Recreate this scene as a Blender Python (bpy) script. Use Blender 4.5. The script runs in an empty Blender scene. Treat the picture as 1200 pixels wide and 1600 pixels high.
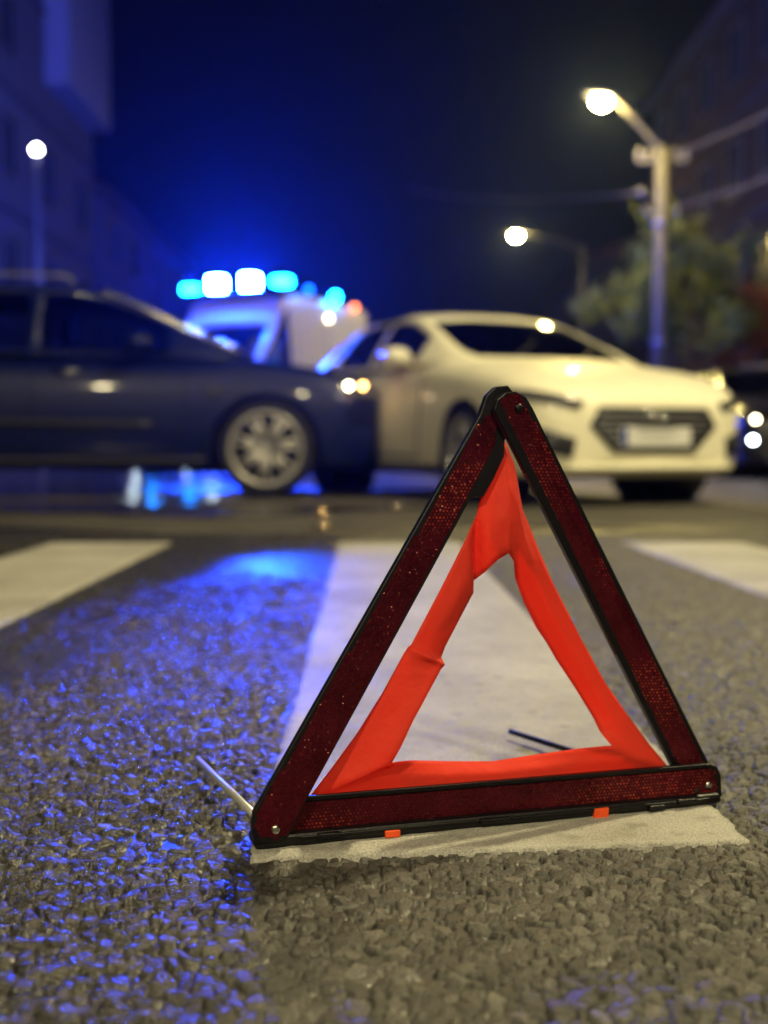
import bpy, bmesh, math, random
import numpy as np
from mathutils import Vector, Matrix, noise as mnoise
from mathutils.bvhtree import BVHTree

random.seed(7)
rng = np.random.default_rng(7)
S = bpy.context.scene
COL = S.collection

# ------------------------------------------------------------------ camera
H = 0.35                 # lens height above the road
F = 1800.0               # focal length in photo pixels (1200 x 1600)
PITCH = math.atan(100 / F)
cd = bpy.data.cameras.new('camera')
cam = bpy.data.objects.new('camera', cd)
COL.objects.link(cam)
cam.location = (0, 0, H)
cam.rotation_euler = (math.pi / 2 - PITCH, 0, 0)
cd.sensor_fit = 'VERTICAL'
cd.sensor_height = 24.0
cd.lens = F / 1600 * 24.0
cd.clip_start = 0.02
cd.clip_end = 600
cd.dof.use_dof = True
cd.dof.focus_distance = 1.0
cd.dof.aperture_fstop = 27.0 / 12.6
S.camera = cam

# ------------------------------------------------------------------ world (night sky)
W = bpy.data.worlds.new('World')
S.world = W
W.use_nodes = True
wn = W.node_tree
wn.nodes.clear()
wo = wn.nodes.new('ShaderNodeOutputWorld')
wb = wn.nodes.new('ShaderNodeBackground')
wb.inputs['Color'].default_value = (0.20, 0.24, 0.42, 1)
wb.inputs['Strength'].default_value = 0.003
wn.links.new(wb.outputs[0], wo.inputs[0])

# ------------------------------------------------------------------ render / view
vs = S.view_settings
vs.view_transform = 'Standard'
vs.look = 'None'
vs.exposure = 0.0
vs.gamma = 1.0
S.render.engine = 'CYCLES'
c = S.cycles
c.use_denoising = True
try:
    c.denoiser = 'OPENIMAGEDENOISE'
    c.denoising_input_passes = 'RGB_ALBEDO_NORMAL'
except Exception:
    pass
c.max_bounces = 6
c.diffuse_bounces = 2
c.glossy_bounces = 3
c.transmission_bounces = 4
c.transparent_max_bounces = 8
c.volume_bounces = 0
c.sample_clamp_indirect = 4.0
c.sample_clamp_direct = 0.0
c.caustics_reflective = False
c.caustics_refractive = False
c.use_adaptive_sampling = True
c.adaptive_threshold = 0.02
c.adaptive_min_samples = 16

WARM = (1.0, 0.77, 0.24)
HAZE = 0.00075
STREET = 1300.0           # emission of the street lamp lenses
BLUE = (0.012, 0.10, 1.0)

# ------------------------------------------------------------------ pixel helpers
cf = Vector((0, math.cos(PITCH), -math.sin(PITCH)))
cu = Vector((0, math.sin(PITCH), math.cos(PITCH)))
C0 = Vector((0, 0, H))


def ray(u, v):
    return cf + Vector((1, 0, 0)) * ((u - 600) / F) + cu * ((800 - v) / F)


def at(u, v, Y):
    d = ray(u, v)
    return C0 + d * (Y / d.y)


def G(u, v, z=0.0):
    d = ray(u, v)
    return C0 + d * ((z - H) / d.z)


# ------------------------------------------------------------------ scene helpers
def tag(o, label=None, cat=None, group=None, kind=None):
    if label: o['label'] = label
    if cat: o['category'] = cat
    if group: o['group'] = group
    if kind: o['kind'] = kind
    return o


def empty(name, loc=(0, 0, 0), rz=0.0, parent=None):
    o = bpy.data.objects.new(name, None)
    COL.objects.link(o)
    o.location = loc
    o.rotation_euler = (0, 0, rz)
    o.empty_display_size = 0.1
    if parent: o.parent = parent
    return o


def mk(name, verts, faces, mat, parent=None, smooth=False):
    me = bpy.data.meshes.new(name)
    me.from_pydata([tuple(v) for v in verts], [], [tuple(f) for f in faces])
    me.update()
    if smooth:
        me.polygons.foreach_set('use_smooth', [True] * len(me.polygons))
    o = bpy.data.objects.new(name, me)
    COL.objects.link(o)
    if mat: me.materials.append(mat)
    if parent: o.parent = parent
    return o


def mk_np(name, verts, tris, mat, parent=None, smooth=False):
    """fast mesh from numpy arrays (faces all of one arity)"""
    me = bpy.data.meshes.new(name)
    n, k = tris.shape
    me.vertices.add(len(verts)); me.loops.add(n * k); me.polygons.add(n)
    me.vertices.foreach_set('co', verts.astype(np.float32).ravel())
    me.loops.foreach_set('vertex_index', tris.astype(np.int32).ravel())
    me.polygons.foreach_set('loop_start', np.arange(0, n * k, k, dtype=np.int32))
    me.update(calc_edges=True)
    if smooth:
        me.polygons.foreach_set('use_smooth', np.ones(n, dtype=bool))
    me.validate()
    o = bpy.data.objects.new(name, me)
    COL.objects.link(o)
    if mat: me.materials.append(mat)
    if parent: o.parent = parent
    return o


class MB:
    """collects simple solids into one mesh"""
    def __init__(s): s.v = []; s.f = []
    def add(s, vs, fs):
        b = len(s.v); s.v += [Vector(p) for p in vs]; s.f += [tuple(i + b for i in f) for f in fs]; return s
    def box(s, lo, hi):
        x0, y0, z0 = lo; x1, y1, z1 = hi
        return s.add([(x0,y0,z0),(x1,y0,z0),(x1,y1,z0),(x0,y1,z0),(x0,y0,z1),(x1,y0,z1),(x1,y1,z1),(x0,y1,z1)],
                     [(0,3,2,1),(4,5,6,7),(0,1,5,4),(1,2,6,5),(2,3,7,6),(3,0,4,7)])
    def tube(s, pts, r, n=8, cap=True):
        pts = [Vector(p) for p in pts]
        rs = r if isinstance(r, (list, tuple)) else [r] * len(pts)
        vs, fs = [], []
        for i, p in enumerate(pts):
            d = (pts[min(i + 1, len(pts) - 1)] - pts[max(i - 1, 0)]).normalized()
            a = d.orthogonal().normalized() if i == 0 else (a - d * a.dot(d)).normalized()
            b = d.cross(a)
            for k in range(n):
                t = 2 * math.pi * k / n
                vs.append(p + (a * math.cos(t) + b * math.sin(t)) * rs[i])
        for i in range(len(pts) - 1):
            for k in range(n):
                fs.append((i*n+k, i*n+(k+1) % n, (i+1)*n+(k+1) % n, (i+1)*n+k))
        if cap:
            fs.append(tuple(range(n - 1, -1, -1)))
            fs.append(tuple(range((len(pts) - 1) * n, len(pts) * n)))
        return s.add(vs, fs)
    def lathe(s, prof, n=24, origin=(0, 0, 0), axis='z'):
        o = Vector(origin); vs, fs = [], []
        for (r, h) in prof:
            for k in range(n):
                t = 2 * math.pi * k / n
                p = (r * math.cos(t), r * math.sin(t), h)
                if axis == 'y': p = (p[0], p[2], p[1])
                if axis == 'x': p = (p[2], p[0], p[1])
                vs.append(o + Vector(p))
        m = len(prof)
        for i in range(m - 1):
            for k in range(n):
                fs.append((i*n+k, i*n+(k+1) % n, (i+1)*n+(k+1) % n, (i+1)*n+k))
        return s.add(vs, fs)
    def build(s, name, mat, parent=None, smooth=False, bevel=0):
        o = mk(name, s.v, s.f, mat, parent, smooth)
        bm = bmesh.new(); bm.from_mesh(o.data)
        bmesh.ops.recalc_face_normals(bm, faces=bm.faces[:]); bm.to_mesh(o.data); bm.free()
        if bevel:
            m = o.modifiers.new('bevel', 'BEVEL'); m.width = bevel; m.segments = 2; m.limit_method = 'ANGLE'
        return o


# ------------------------------------------------------------------ materials
def mat(name, col, rough=0.5, metal=0.0, spec=0.5, coat=0.0, var=0.12, scale=6.0, bump=0.0, bscale=60.0, emit=None, estr=0.0, sub=None):
    m = bpy.data.materials.new(name)
    m.use_nodes = True
    nt = m.node_tree
    b = nt.nodes['Principled BSDF']
    b.inputs['Base Color'].default_value = (*col, 1)
    b.inputs['Roughness'].default_value = rough
    b.inputs['Metallic'].default_value = metal
    b.inputs['Specular IOR Level'].default_value = spec
    b.inputs['Coat Weight'].default_value = coat
    b.inputs['Coat Roughness'].default_value = 0.05
    tc = nt.nodes.new('ShaderNodeTexCoord')
    if var > 0:
        nz = nt.nodes.new('ShaderNodeTexNoise'); nz.inputs['Scale'].default_value = scale; nz.inputs['Detail'].default_value = 5
        nt.links.new(tc.outputs['Object'], nz.inputs['Vector'])
        mr = nt.nodes.new('ShaderNodeMapRange')
        mr.inputs['From Min'].default_value = 0.3; mr.inputs['From Max'].default_value = 0.7
        mr.inputs['To Min'].default_value = 1 - var; mr.inputs['To Max'].default_value = 1 + var
        nt.links.new(nz.outputs['Fac'], mr.inputs['Value'])
        mx = nt.nodes.new('ShaderNodeMix'); mx.data_type = 'RGBA'; mx.blend_type = 'MULTIPLY'
        mx.inputs[0].default_value = 1.0
        mx.inputs[6].default_value = (*col, 1)
        nt.links.new(mr.outputs[0], mx.inputs[7])
        nt.links.new(mx.outputs[2], b.inputs['Base Color'])
        mr2 = nt.nodes.new('ShaderNodeMapRange')
        mr2.inputs['To Min'].default_value = max(0.02, rough * 0.8); mr2.inputs['To Max'].default_value = min(1, rough * 1.2)
        nt.links.new(nz.outputs['Fac'], mr2.inputs['Value'])
        nt.links.new(mr2.outputs[0], b.inputs['Roughness'])
    if bump > 0:
        n2 = nt.nodes.new('ShaderNodeTexNoise'); n2.inputs['Scale'].default_value = bscale; n2.inputs['Detail'].default_value = 4
        nt.links.new(tc.outputs['Object'], n2.inputs['Vector'])
        bp = nt.nodes.new('ShaderNodeBump'); bp.inputs['Strength'].default_value = bump; bp.inputs['Distance'].default_value = 0.02
        nt.links.new(n2.outputs['Fac'], bp.inputs['Height'])
        nt.links.new(bp.outputs[0], b.inputs['Normal'])
    if emit:
        b.inputs['Emission Color'].default_value = (*emit, 1)
        b.inputs['Emission Strength'].default_value = estr
    return m


def glass_mat(name, tint=(0.35, 0.4, 0.45)):
    m = bpy.data.materials.new(name); m.use_nodes = True
    nt = m.node_tree; nt.nodes.clear()
    o = nt.nodes.new('ShaderNodeOutputMaterial')
    t = nt.nodes.new('ShaderNodeBsdfTransparent'); t.inputs[0].default_value = (*tint, 1)
    g = nt.nodes.new('ShaderNodeBsdfGlossy'); g.inputs['Roughness'].default_value = 0.03
    fr = nt.nodes.new('ShaderNodeFresnel'); fr.inputs['IOR'].default_value = 1.5
    nz = nt.nodes.new('ShaderNodeTexNoise'); nz.inputs['Scale'].default_value = 9
    mr = nt.nodes.new('ShaderNodeMapRange'); mr.inputs['To Min'].default_value = 0.02; mr.inputs['To Max'].default_value = 0.06
    nt.links.new(nz.outputs['Fac'], mr.inputs['Value']); nt.links.new(mr.outputs[0], g.inputs['Roughness'])
    mx = nt.nodes.new('ShaderNodeMixShader')
    nt.links.new(fr.outputs[0], mx.inputs[0]); nt.links.new(t.outputs[0], mx.inputs[1]); nt.links.new(g.outputs[0], mx.inputs[2])
    nt.links.new(mx.outputs[0], o.inputs['Surface'])
    return m


def lamp_mat(name, col, strength):
    m = bpy.data.materials.new(name); m.use_nodes = True
    nt = m.node_tree; nt.nodes.clear()
    o = nt.nodes.new('ShaderNodeOutputMaterial')
    e = nt.nodes.new('ShaderNodeEmission'); e.inputs['Color'].default_value = (*col, 1); e.inputs['Strength'].default_value = strength
    nt.links.new(e.outputs[0], o.inputs['Surface'])
    return m


M = {}
M['paint_white'] = mat('paint_white', (0.87, 0.83, 0.64), 0.45, 0, 0.45, 0.22, 0.03)
M['paint_dark'] = mat('paint_dark', (0.002, 0.006, 0.058), 0.42, 0.0, 0.25, 0.2, 0.08)
M['paint_black'] = mat('paint_black', (0.012, 0.012, 0.016), 0.3, 0, 0.5, 0.9, 0.08)
M['paint_silver'] = mat('paint_silver', (0.35, 0.37, 0.42), 0.35, 0.5, 0.5, 0.8, 0.05)
M['paint_police'] = mat('paint_police', (0.10, 0.14, 0.30), 0.35, 0.1, 0.5, 0.8, 0.05)
M['van_white'] = mat('van_white', (0.72, 0.72, 0.72), 0.4, 0, 0.5, 0.4, 0.04)
M['rubber'] = mat('rubber', (0.012, 0.012, 0.012), 0.75, 0, 0.3, 0, 0.2, 30, 0.3)
M['plastic_black'] = mat('plastic_black', (0.012, 0.012, 0.014), 0.45, 0, 0.5, 0, 0.15, 40, 0.1, 300)
M['seam'] = mat('seam', (0.006, 0.006, 0.007), 0.8, 0, 0.1, 0, 0)
M['alloy'] = mat('alloy', (0.42, 0.41, 0.40), 0.4, 0.55, 0.5, 0, 0.1, 20)
M['chrome'] = mat('chrome', (0.7, 0.7, 0.7), 0.15, 1.0, 0.5, 0, 0.05)
M['lamp_glass'] = mat('lamp_glass', (0.10, 0.10, 0.11), 0.08, 0.3, 0.7, 1.0, 0.1, 40)
M['plate'] = mat('plate', (0.75, 0.75, 0.73), 0.4, 0, 0.5, 0.2, 0.03)
M['plate_blue'] = mat('plate_blue', (0.02, 0.06, 0.35), 0.4, 0, 0.5, 0.2, 0.03)
M['red_paint'] = mat('red_paint', (0.55, 0.03, 0.03), 0.4, 0, 0.5, 0.4, 0.05)
M['seat'] = mat('seat', (0.03, 0.03, 0.035), 0.9, 0, 0.2, 0, 0.2, 30, 0.2)
M['glass'] = glass_mat('glass')
M['glass_dark'] = glass_mat('glass_dark', (0.10, 0.11, 0.13))
M['concrete'] = mat('concrete', (0.10, 0.094, 0.076), 0.85, 0, 0.3, 0, 0.18, 8, 0.4, 40)
M['steel'] = mat('steel', (0.25, 0.25, 0.26), 0.5, 0.7, 0.5, 0, 0.15, 12)
M['post_dark'] = mat('post_dark', (0.035, 0.035, 0.04), 0.6, 0.2, 0.4, 0, 0.15, 12)
M['ceramic'] = mat('ceramic', (0.16, 0.15, 0.13), 0.2, 0, 0.6, 0.3, 0.06)
M['cable'] = mat('cable', (0.09, 0.085, 0.08), 0.6, 0.2, 0.5, 0, 0.1)
M['bark'] = mat('bark', (0.10, 0.07, 0.045), 0.9, 0, 0.2, 0, 0.3, 20, 0.6, 50)
M['leaf'] = mat('leaf', (0.17, 0.20, 0.02), 0.6, 0, 0.4, 0, 0.35, 3)
M['leaf_rust'] = mat('leaf_rust', (0.34, 0.10, 0.02), 0.6, 0, 0.4, 0, 0.35, 3)
M['lens_warm'] = lamp_mat('lens_warm', WARM, STREET)
M['lens_street'] = lamp_mat('lens_street', (1.0, 0.85, 0.46), 3000)
M['lens_behind'] = lamp_mat('lens_behind', (1.0, 0.85, 0.50), 2600)
M['lens_white'] = lamp_mat('lens_white', (1.0, 0.95, 0.85), 60)
M['beacon'] = lamp_mat('beacon', (0.008, 0.055, 1.0), 5400)
M['beacon_side'] = lamp_mat('beacon_side', (0.0025, 0.22, 1.0), 170)
M['beacon_dim'] = lamp_mat('beacon_dim', (0.004, 0.10, 1.0), 14)
M['amber'] = lamp_mat('amber', (1.0, 0.22, 0.06), 9)
M['warm_small'] = lamp_mat('warm_small', (1.0, 0.85, 0.55), 30)
M['amber_small'] = lamp_mat('amber_small', (1.0, 0.50, 0.12), 26)
M['head_lamp'] = lamp_mat('head_lamp', (0.75, 0.95, 1.0), 60)
M['panel_glow'] = lamp_mat('panel_glow', (0.9, 0.95, 1.0), 0.7)

# ================================================================== GROUND
STRIPE_ANG = math.atan(28 / F)           # crossing runs slightly left of the lens axis


def st2w(s, d):
    """crossing coordinates (s across, d along) -> world x, y"""
    ca, sa = math.cos(STRIPE_ANG), math.sin(STRIPE_ANG)
    return (s * ca - d * sa, s * sa + d * ca)


def w2st(x, y):
    ca, sa = math.cos(STRIPE_ANG), math.sin(STRIPE_ANG)
    return (x * ca + y * sa, -x * sa + y * ca)


STRIPES = [(-1.155, -0.712), (-0.100, 0.338), (0.938, 1.385)]
ST_NEAR, ST_FAR = 0.957, 4.22


def st_near(s):
    return ST_NEAR + .036 * (s + .1) / .438



def wet_nodes(nt):
    """wet film over the left of the road: returns a 0..1 socket from world position"""
    L = nt.links
    geo = nt.nodes.new('ShaderNodeNewGeometry')
    sep = nt.nodes.new('ShaderNodeSeparateXYZ'); L.new(geo.outputs['Position'], sep.inputs[0])
    nz = nt.nodes.new('ShaderNodeTexNoise'); nz.inputs['Scale'].default_value = 5.0; nz.inputs['Detail'].default_value = 5
    L.new(geo.outputs['Position'], nz.inputs['Vector'])
    a = nt.nodes.new('ShaderNodeMath'); a.operation = 'MULTIPLY_ADD'
    L.new(nz.outputs['Fac'], a.inputs[0]); a.inputs[1].default_value = 0.55
    L.new(sep.outputs['X'], a.inputs[2])
    mr = nt.nodes.new('ShaderNodeMapRange'); mr.interpolation_type = 'SMOOTHSTEP'
    mr.inputs['From Min'].default_value = 0.30; mr.inputs['From Max'].default_value = 0.10
    L.new(a.outputs[0], mr.inputs['Value'])
    return geo, mr.outputs[0]


def asphalt_material():
    m = bpy.data.materials.new('chipped_asphalt'); m.use_nodes = True
    nt = m.node_tree; L = nt.links; b = nt.nodes['Principled BSDF']
    geo, wet = wet_nodes(nt)
    at_t = nt.nodes.new('ShaderNodeAttribute'); at_t.attribute_name = 'tone'
    at_g = nt.nodes.new('ShaderNodeAttribute'); at_g.attribute_name = 'gap'
    rp = nt.nodes.new('ShaderNodeValToRGB'); cr = rp.color_ramp
    cr.elements[0].position = 0.0; cr.elements[0].color = (0.050, 0.047, 0.041, 1)
    cr.elements[1].position = 1.0; cr.elements[1].color = (0.16, 0.153, 0.134, 1)
    e = cr.elements.new(0.55); e.color = (0.078, 0.074, 0.065, 1)
    L.new(at_t.outputs['Fac'], rp.inputs[0])
    nz = nt.nodes.new('ShaderNodeTexNoise'); nz.inputs['Scale'].default_value = 420; nz.inputs['Detail'].default_value = 6; nz.inputs['Roughness'].default_value = 0.65
    L.new(geo.outputs['Position'], nz.inputs['Vector'])
    mr = nt.nodes.new('ShaderNodeMapRange'); mr.inputs['From Min'].default_value = .3; mr.inputs['From Max'].default_value = .7
    mr.inputs['To Min'].default_value = .42; mr.inputs['To Max'].default_value = 1.65
    L.new(nz.outputs['Fac'], mr.inputs['Value'])
    mu = nt.nodes.new('ShaderNodeMix'); mu.data_type = 'RGBA'; mu.blend_type = 'MULTIPLY'; mu.inputs[0].default_value = 1
    L.new(rp.outputs[0], mu.inputs[6]); L.new(mr.outputs[0], mu.inputs[7])
    bt = nt.nodes.new('ShaderNodeMix'); bt.data_type = 'RGBA'
    bt.inputs[7].default_value = (0.010, 0.0095, 0.009, 1)
    L.new(at_g.outputs['Fac'], bt.inputs[0]); L.new(mu.outputs[2], bt.inputs[6])
    wd = nt.nodes.new('ShaderNodeMix'); wd.data_type = 'RGBA'; wd.blend_type = 'MULTIPLY'
    wd.inputs[7].default_value = (0.55, 0.55, 0.57, 1)
    L.new(wet, wd.inputs[0]); L.new(bt.outputs[2], wd.inputs[6])
    L.new(wd.outputs[2], b.inputs['Base Color'])
    ro = nt.nodes.new('ShaderNodeMapRange'); b.inputs['Specular IOR Level'].default_value = .7; ro.inputs['To Min'].default_value = 0.52; ro.inputs['To Max'].default_value = 0.27
    L.new(wet, ro.inputs['Value'])
    at_w = nt.nodes.new('ShaderNodeAttribute'); at_w.attribute_name = 'film'
    rw = nt.nodes.new('ShaderNodeMix'); rw.data_type = 'FLOAT'; rw.inputs[3].default_value = .29
    L.new(at_w.outputs['Fac'], rw.inputs[0]); L.new(ro.outputs[0], rw.inputs[2]); L.new(rw.outputs[0], b.inputs['Roughness'])
    bs = nt.nodes.new('ShaderNodeMapRange'); bs.inputs['To Min'].default_value = .9; bs.inputs['To Max'].default_value = .12
    L.new(at_w.outputs['Fac'], bs.inputs['Value'])
    bp = nt.nodes.new('ShaderNodeBump'); bp.inputs['Distance'].default_value = 0.0022
    L.new(bs.outputs[0], bp.inputs['Strength'])
    L.new(nz.outputs['Fac'], bp.inputs['Height']); L.new(bp.outputs[0], b.inputs['Normal'])
    return m


def road_material():
    m = bpy.data.materials.new('wet_road'); m.use_nodes = True
    nt = m.node_tree; L = nt.links; b = nt.nodes['Principled BSDF']
    geo = nt.nodes.new('ShaderNodeNewGeometry')
    mp = nt.nodes.new('ShaderNodeMapping'); mp.inputs['Scale'].default_value = (0.30, 0.55, 1)
    L.new(geo.outputs['Position'], mp.inputs['Vector'])
    nz = nt.nodes.new('ShaderNodeTexNoise'); nz.inputs['Scale'].default_value = 1.0; nz.inputs['Detail'].default_value = 4
    L.new(mp.outputs[0], nz.inputs['Vector'])
    sep = nt.nodes.new('ShaderNodeSeparateXYZ'); L.new(geo.outputs['Position'], sep.inputs[0])
    ad = nt.nodes.new('ShaderNodeMath'); ad.operation = 'MULTIPLY_ADD'; ad.inputs[1].default_value = -0.045
    L.new(sep.outputs['X'], ad.inputs[0]); L.new(nz.outputs['Fac'], ad.inputs[2])
    wet = nt.nodes.new('ShaderNodeMapRange'); wet.interpolation_type = 'SMOOTHSTEP'
    wet.inputs['From Min'].default_value = 0.47; wet.inputs['From Max'].default_value = 0.60
    L.new(ad.outputs[0], wet.inputs['Value'])
    n2 = nt.nodes.new('ShaderNodeTexNoise'); n2.inputs['Scale'].default_value = 70; n2.inputs['Detail'].default_value = 6
    L.new(geo.outputs['Position'], n2.inputs['Vector'])
    n3 = nt.nodes.new('ShaderNodeTexNoise'); n3.inputs['Scale'].default_value = 1.6; n3.inputs['Detail'].default_value = 6
    L.new(geo.outputs['Position'], n3.inputs['Vector'])
    rp = nt.nodes.new('ShaderNodeValToRGB')
    rp.color_ramp.elements[0].position = .3; rp.color_ramp.elements[0].color = (0.065, 0.060, 0.050, 1)
    rp.color_ramp.elements[1].position = .7; rp.color_ramp.elements[1].color = (0.15, 0.137, 0.108, 1)
    L.new(n3.outputs['Fac'], rp.inputs[0])
    wd = nt.nodes.new('ShaderNodeMix'); wd.data_type = 'RGBA'; wd.blend_type = 'MULTIPLY'; wd.inputs[7].default_value = (.5, .5, .52, 1)
    L.new(wet.outputs[0], wd.inputs[0]); L.new(rp.outputs[0], wd.inputs[6]); L.new(wd.outputs[2], b.inputs['Base Color'])
    ro = nt.nodes.new('ShaderNodeMapRange'); ro.inputs['To Min'].default_value = .55; ro.inputs['To Max'].default_value = .10
    L.new(wet.outputs[0], ro.inputs['Value']); L.new(ro.outputs[0], b.inputs['Roughness'])
    st = nt.nodes.new('ShaderNodeMapRange'); st.inputs['To Min'].default_value = .8; st.inputs['To Max'].default_value = .06
    L.new(wet.outputs[0], st.inputs['Value'])
    vo = nt.nodes.new('ShaderNodeTexVoronoi'); vo.inputs['Scale'].default_value = 72
    L.new(geo.outputs['Position'], vo.inputs['Vector'])
    vr = nt.nodes.new('ShaderNodeMapRange'); vr.inputs['From Max'].default_value = .8; vr.inputs['To Min'].default_value = 1.25; vr.inputs['To Max'].default_value = .45
    L.new(vo.outputs['Distance'], vr.inputs['Value'])
    vm = nt.nodes.new('ShaderNodeMix'); vm.data_type = 'RGBA'; vm.blend_type = 'MULTIPLY'; vm.inputs[0].default_value = 1
    L.new(wd.outputs[2], vm.inputs[6]); L.new(vr.outputs[0], vm.inputs[7]); L.new(vm.outputs[2], b.inputs['Base Color'])
    bp = nt.nodes.new('ShaderNodeBump'); bp.inputs['Distance'].default_value = 0.006
    L.new(st.outputs[0], bp.inputs['Strength']); L.new(n2.outputs['Fac'], bp.inputs['Height']); L.new(bp.outputs[0], b.inputs['Normal'])
    return m


def stripe_material():
    m = bpy.data.materials.new('road_paint'); m.use_nodes = True
    nt = m.node_tree; L = nt.links; b = nt.nodes['Principled BSDF']
    geo, wet = wet_nodes(nt)
    n1 = nt.nodes.new('ShaderNodeTexNoise'); n1.inputs['Scale'].default_value = 3.2; n1.inputs['Detail'].default_value = 7; n1.inputs['Roughness'].default_value = .6
    n2 = nt.nodes.new('ShaderNodeTexNoise'); n2.inputs['Scale'].default_value = 520; n2.inputs['Detail'].default_value = 4
    n3 = nt.nodes.new('ShaderNodeTexNoise'); n3.inputs['Scale'].default_value = 38; n3.inputs['Detail'].default_value = 6
    for n in (n1, n2, n3): L.new(geo.outputs['Position'], n.inputs['Vector'])
    rp = nt.nodes.new('ShaderNodeValToRGB')
    rp.color_ramp.elements[0].position = .30; rp.color_ramp.elements[0].color = (0.33, 0.318, 0.28, 1)
    rp.color_ramp.elements[1].position = .70; rp.color_ramp.elements[1].color = (0.58, 0.57, 0.52, 1)
    L.new(n1.outputs['Fac'], rp.inputs[0])
    mr = nt.nodes.new('ShaderNodeMapRange'); mr.inputs['From Min'].default_value = .32; mr.inputs['From Max'].default_value = .62
    mr.inputs['To Min'].default_value = .55; mr.inputs['To Max'].default_value = 1.05
    L.new(n2.outputs['Fac'], mr.inputs['Value'])
    mu = nt.nodes.new('ShaderNodeMix'); mu.data_type = 'RGBA'; mu.blend_type = 'MULTIPLY'; mu.inputs[0].default_value = 1
    L.new(rp.outputs[0], mu.inputs[6]); L.new(mr.outputs[0], mu.inputs[7])
    mr3 = nt.nodes.new('ShaderNodeMapRange'); mr3.inputs['From Min'].default_value = .56; mr3.inputs['From Max'].default_value = .72
    mr3.inputs['To Min'].default_value = 0; mr3.inputs['To Max'].default_value = .55
    L.new(n3.outputs['Fac'], mr3.inputs['Value'])
    sc = nt.nodes.new('ShaderNodeMix'); sc.data_type = 'RGBA'; sc.inputs[7].default_value = (.16, .15, .13, 1)
    L.new(mr3.outputs[0], sc.inputs[0]); L.new(mu.outputs[2], sc.inputs[6]); L.new(sc.outputs[2], b.inputs['Base Color'])
    ro = nt.nodes.new('ShaderNodeMapRange'); ro.inputs['To Min'].default_value = .65; ro.inputs['To Max'].default_value = .52
    L.new(wet, ro.inputs['Value']); L.new(ro.outputs[0], b.inputs['Roughness'])
    b.inputs['Specular IOR Level'].default_value = .3
    bp = nt.nodes.new('ShaderNodeBump'); bp.inputs['Strength'].default_value = .8; bp.inputs['Distance'].default_value = .0012
    L.new(n2.outputs['Fac'], bp.inputs['Height']); L.new(bp.outputs[0], b.inputs['Normal'])
    return m


def hash2(ix, iy, k):
    h = (ix.astype(np.int64) * 374761393 + iy.astype(np.int64) * 668265263 + k * 1442695041) & 0xffffffff
    h = ((h ^ (h >> 13)) * 1274126177) & 0xffffffff
    h = ((h ^ (h >> 16)) * 2246822519) & 0xffffffff
    return ((h ^ (h >> 15)) & 0xffffff) / float(0x1000000)


def vnoise(x, y, k):
    ix, iy = np.floor(x), np.floor(y); fx, fy = x - ix, y - iy
    fx = fx * fx * (3 - 2 * fx); fy = fy * fy * (3 - 2 * fy)
    a = hash2(ix, iy, k); b = hash2(ix + 1, iy, k); c_ = hash2(ix, iy + 1, k); d = hash2(ix + 1, iy + 1, k)
    return (a * (1 - fx) + b * fx) * (1 - fy) + (c_ * (1 - fx) + d * fx) * fy


def stones(x, y, sp):
    """height, tone and gap of packed road chippings at x, y"""
    wx = x + 0.004 * (vnoise(x * 160, y * 160, 91) - .5); wy = y + 0.004 * (vnoise(x * 160, y * 160, 92) - .5)
    gx, gy = wx / sp, wy / sp
    ix, iy = np.floor(gx), np.floor(gy)
    f1 = np.full(x.shape, 9.0); f2 = np.full(x.shape, 9.0)
    hh = np.zeros(x.shape); tt = np.zeros(x.shape)
    for dx in (-1, 0, 1):
        for dy in (-1, 0, 1):
            jx, jy = ix + dx, iy + dy
            px = jx + .5 + .86 * (hash2(jx, jy, 1) - .5); py = jy + .5 + .86 * (hash2(jx, jy, 2) - .5)
            an = hash2(jx, jy, 3) * math.pi; asp = .72 + .5 * hash2(jx, jy, 4)
            ux, uy = gx - px, gy - py
            rx = (ux * np.cos(an) + uy * np.sin(an)) * asp; ry = (-ux * np.sin(an) + uy * np.cos(an)) / asp
            w = .42 * hash2(jx, jy, 5) ** 1.5
            d = .55 * np.sqrt(rx * rx + ry * ry) + .45 * np.maximum(np.abs(rx), np.abs(ry)) * 1.1 - w
            t1 = (hash2(jx, jy, 6) - .5) * .62; t2 = (hash2(jx, jy, 7) - .5) * .62
            hgt = (hash2(jx, jy, 8) ** 1.5) * -.34 + t1 * ux * .95 + t2 * uy * .95 - .06 * (ux * ux + uy * uy)
            near = d < f1
            f2 = np.where(near, f1, np.minimum(f2, d))
            hh = np.where(near, hgt, hh); tt = np.where(near, hash2(jx, jy, 9), tt)
            f1 = np.where(near, d, f1)
    g = np.clip((f2 - f1 - .015) / .15, 0, 1); g = g * g * (3 - 2 * g)
    drop = hash2(np.floor(gx * .5), np.floor(gy * .5), 11)
    z = np.minimum(hh, .08) * g - (1 - g) * (.50 + .35 * drop)
    z += .05 * (vnoise(x * 620, y * 620, 21) - .5) + .07 * (vnoise(x * 260, y * 260, 22) - .5)
    tt = np.clip(tt ** 1.3 * .85 + .25 * (vnoise(x * 300, y * 300, 23) - .5), 0, 1)
    return z * sp, tt, np.clip(1 - g, 0, 1) ** .75


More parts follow.
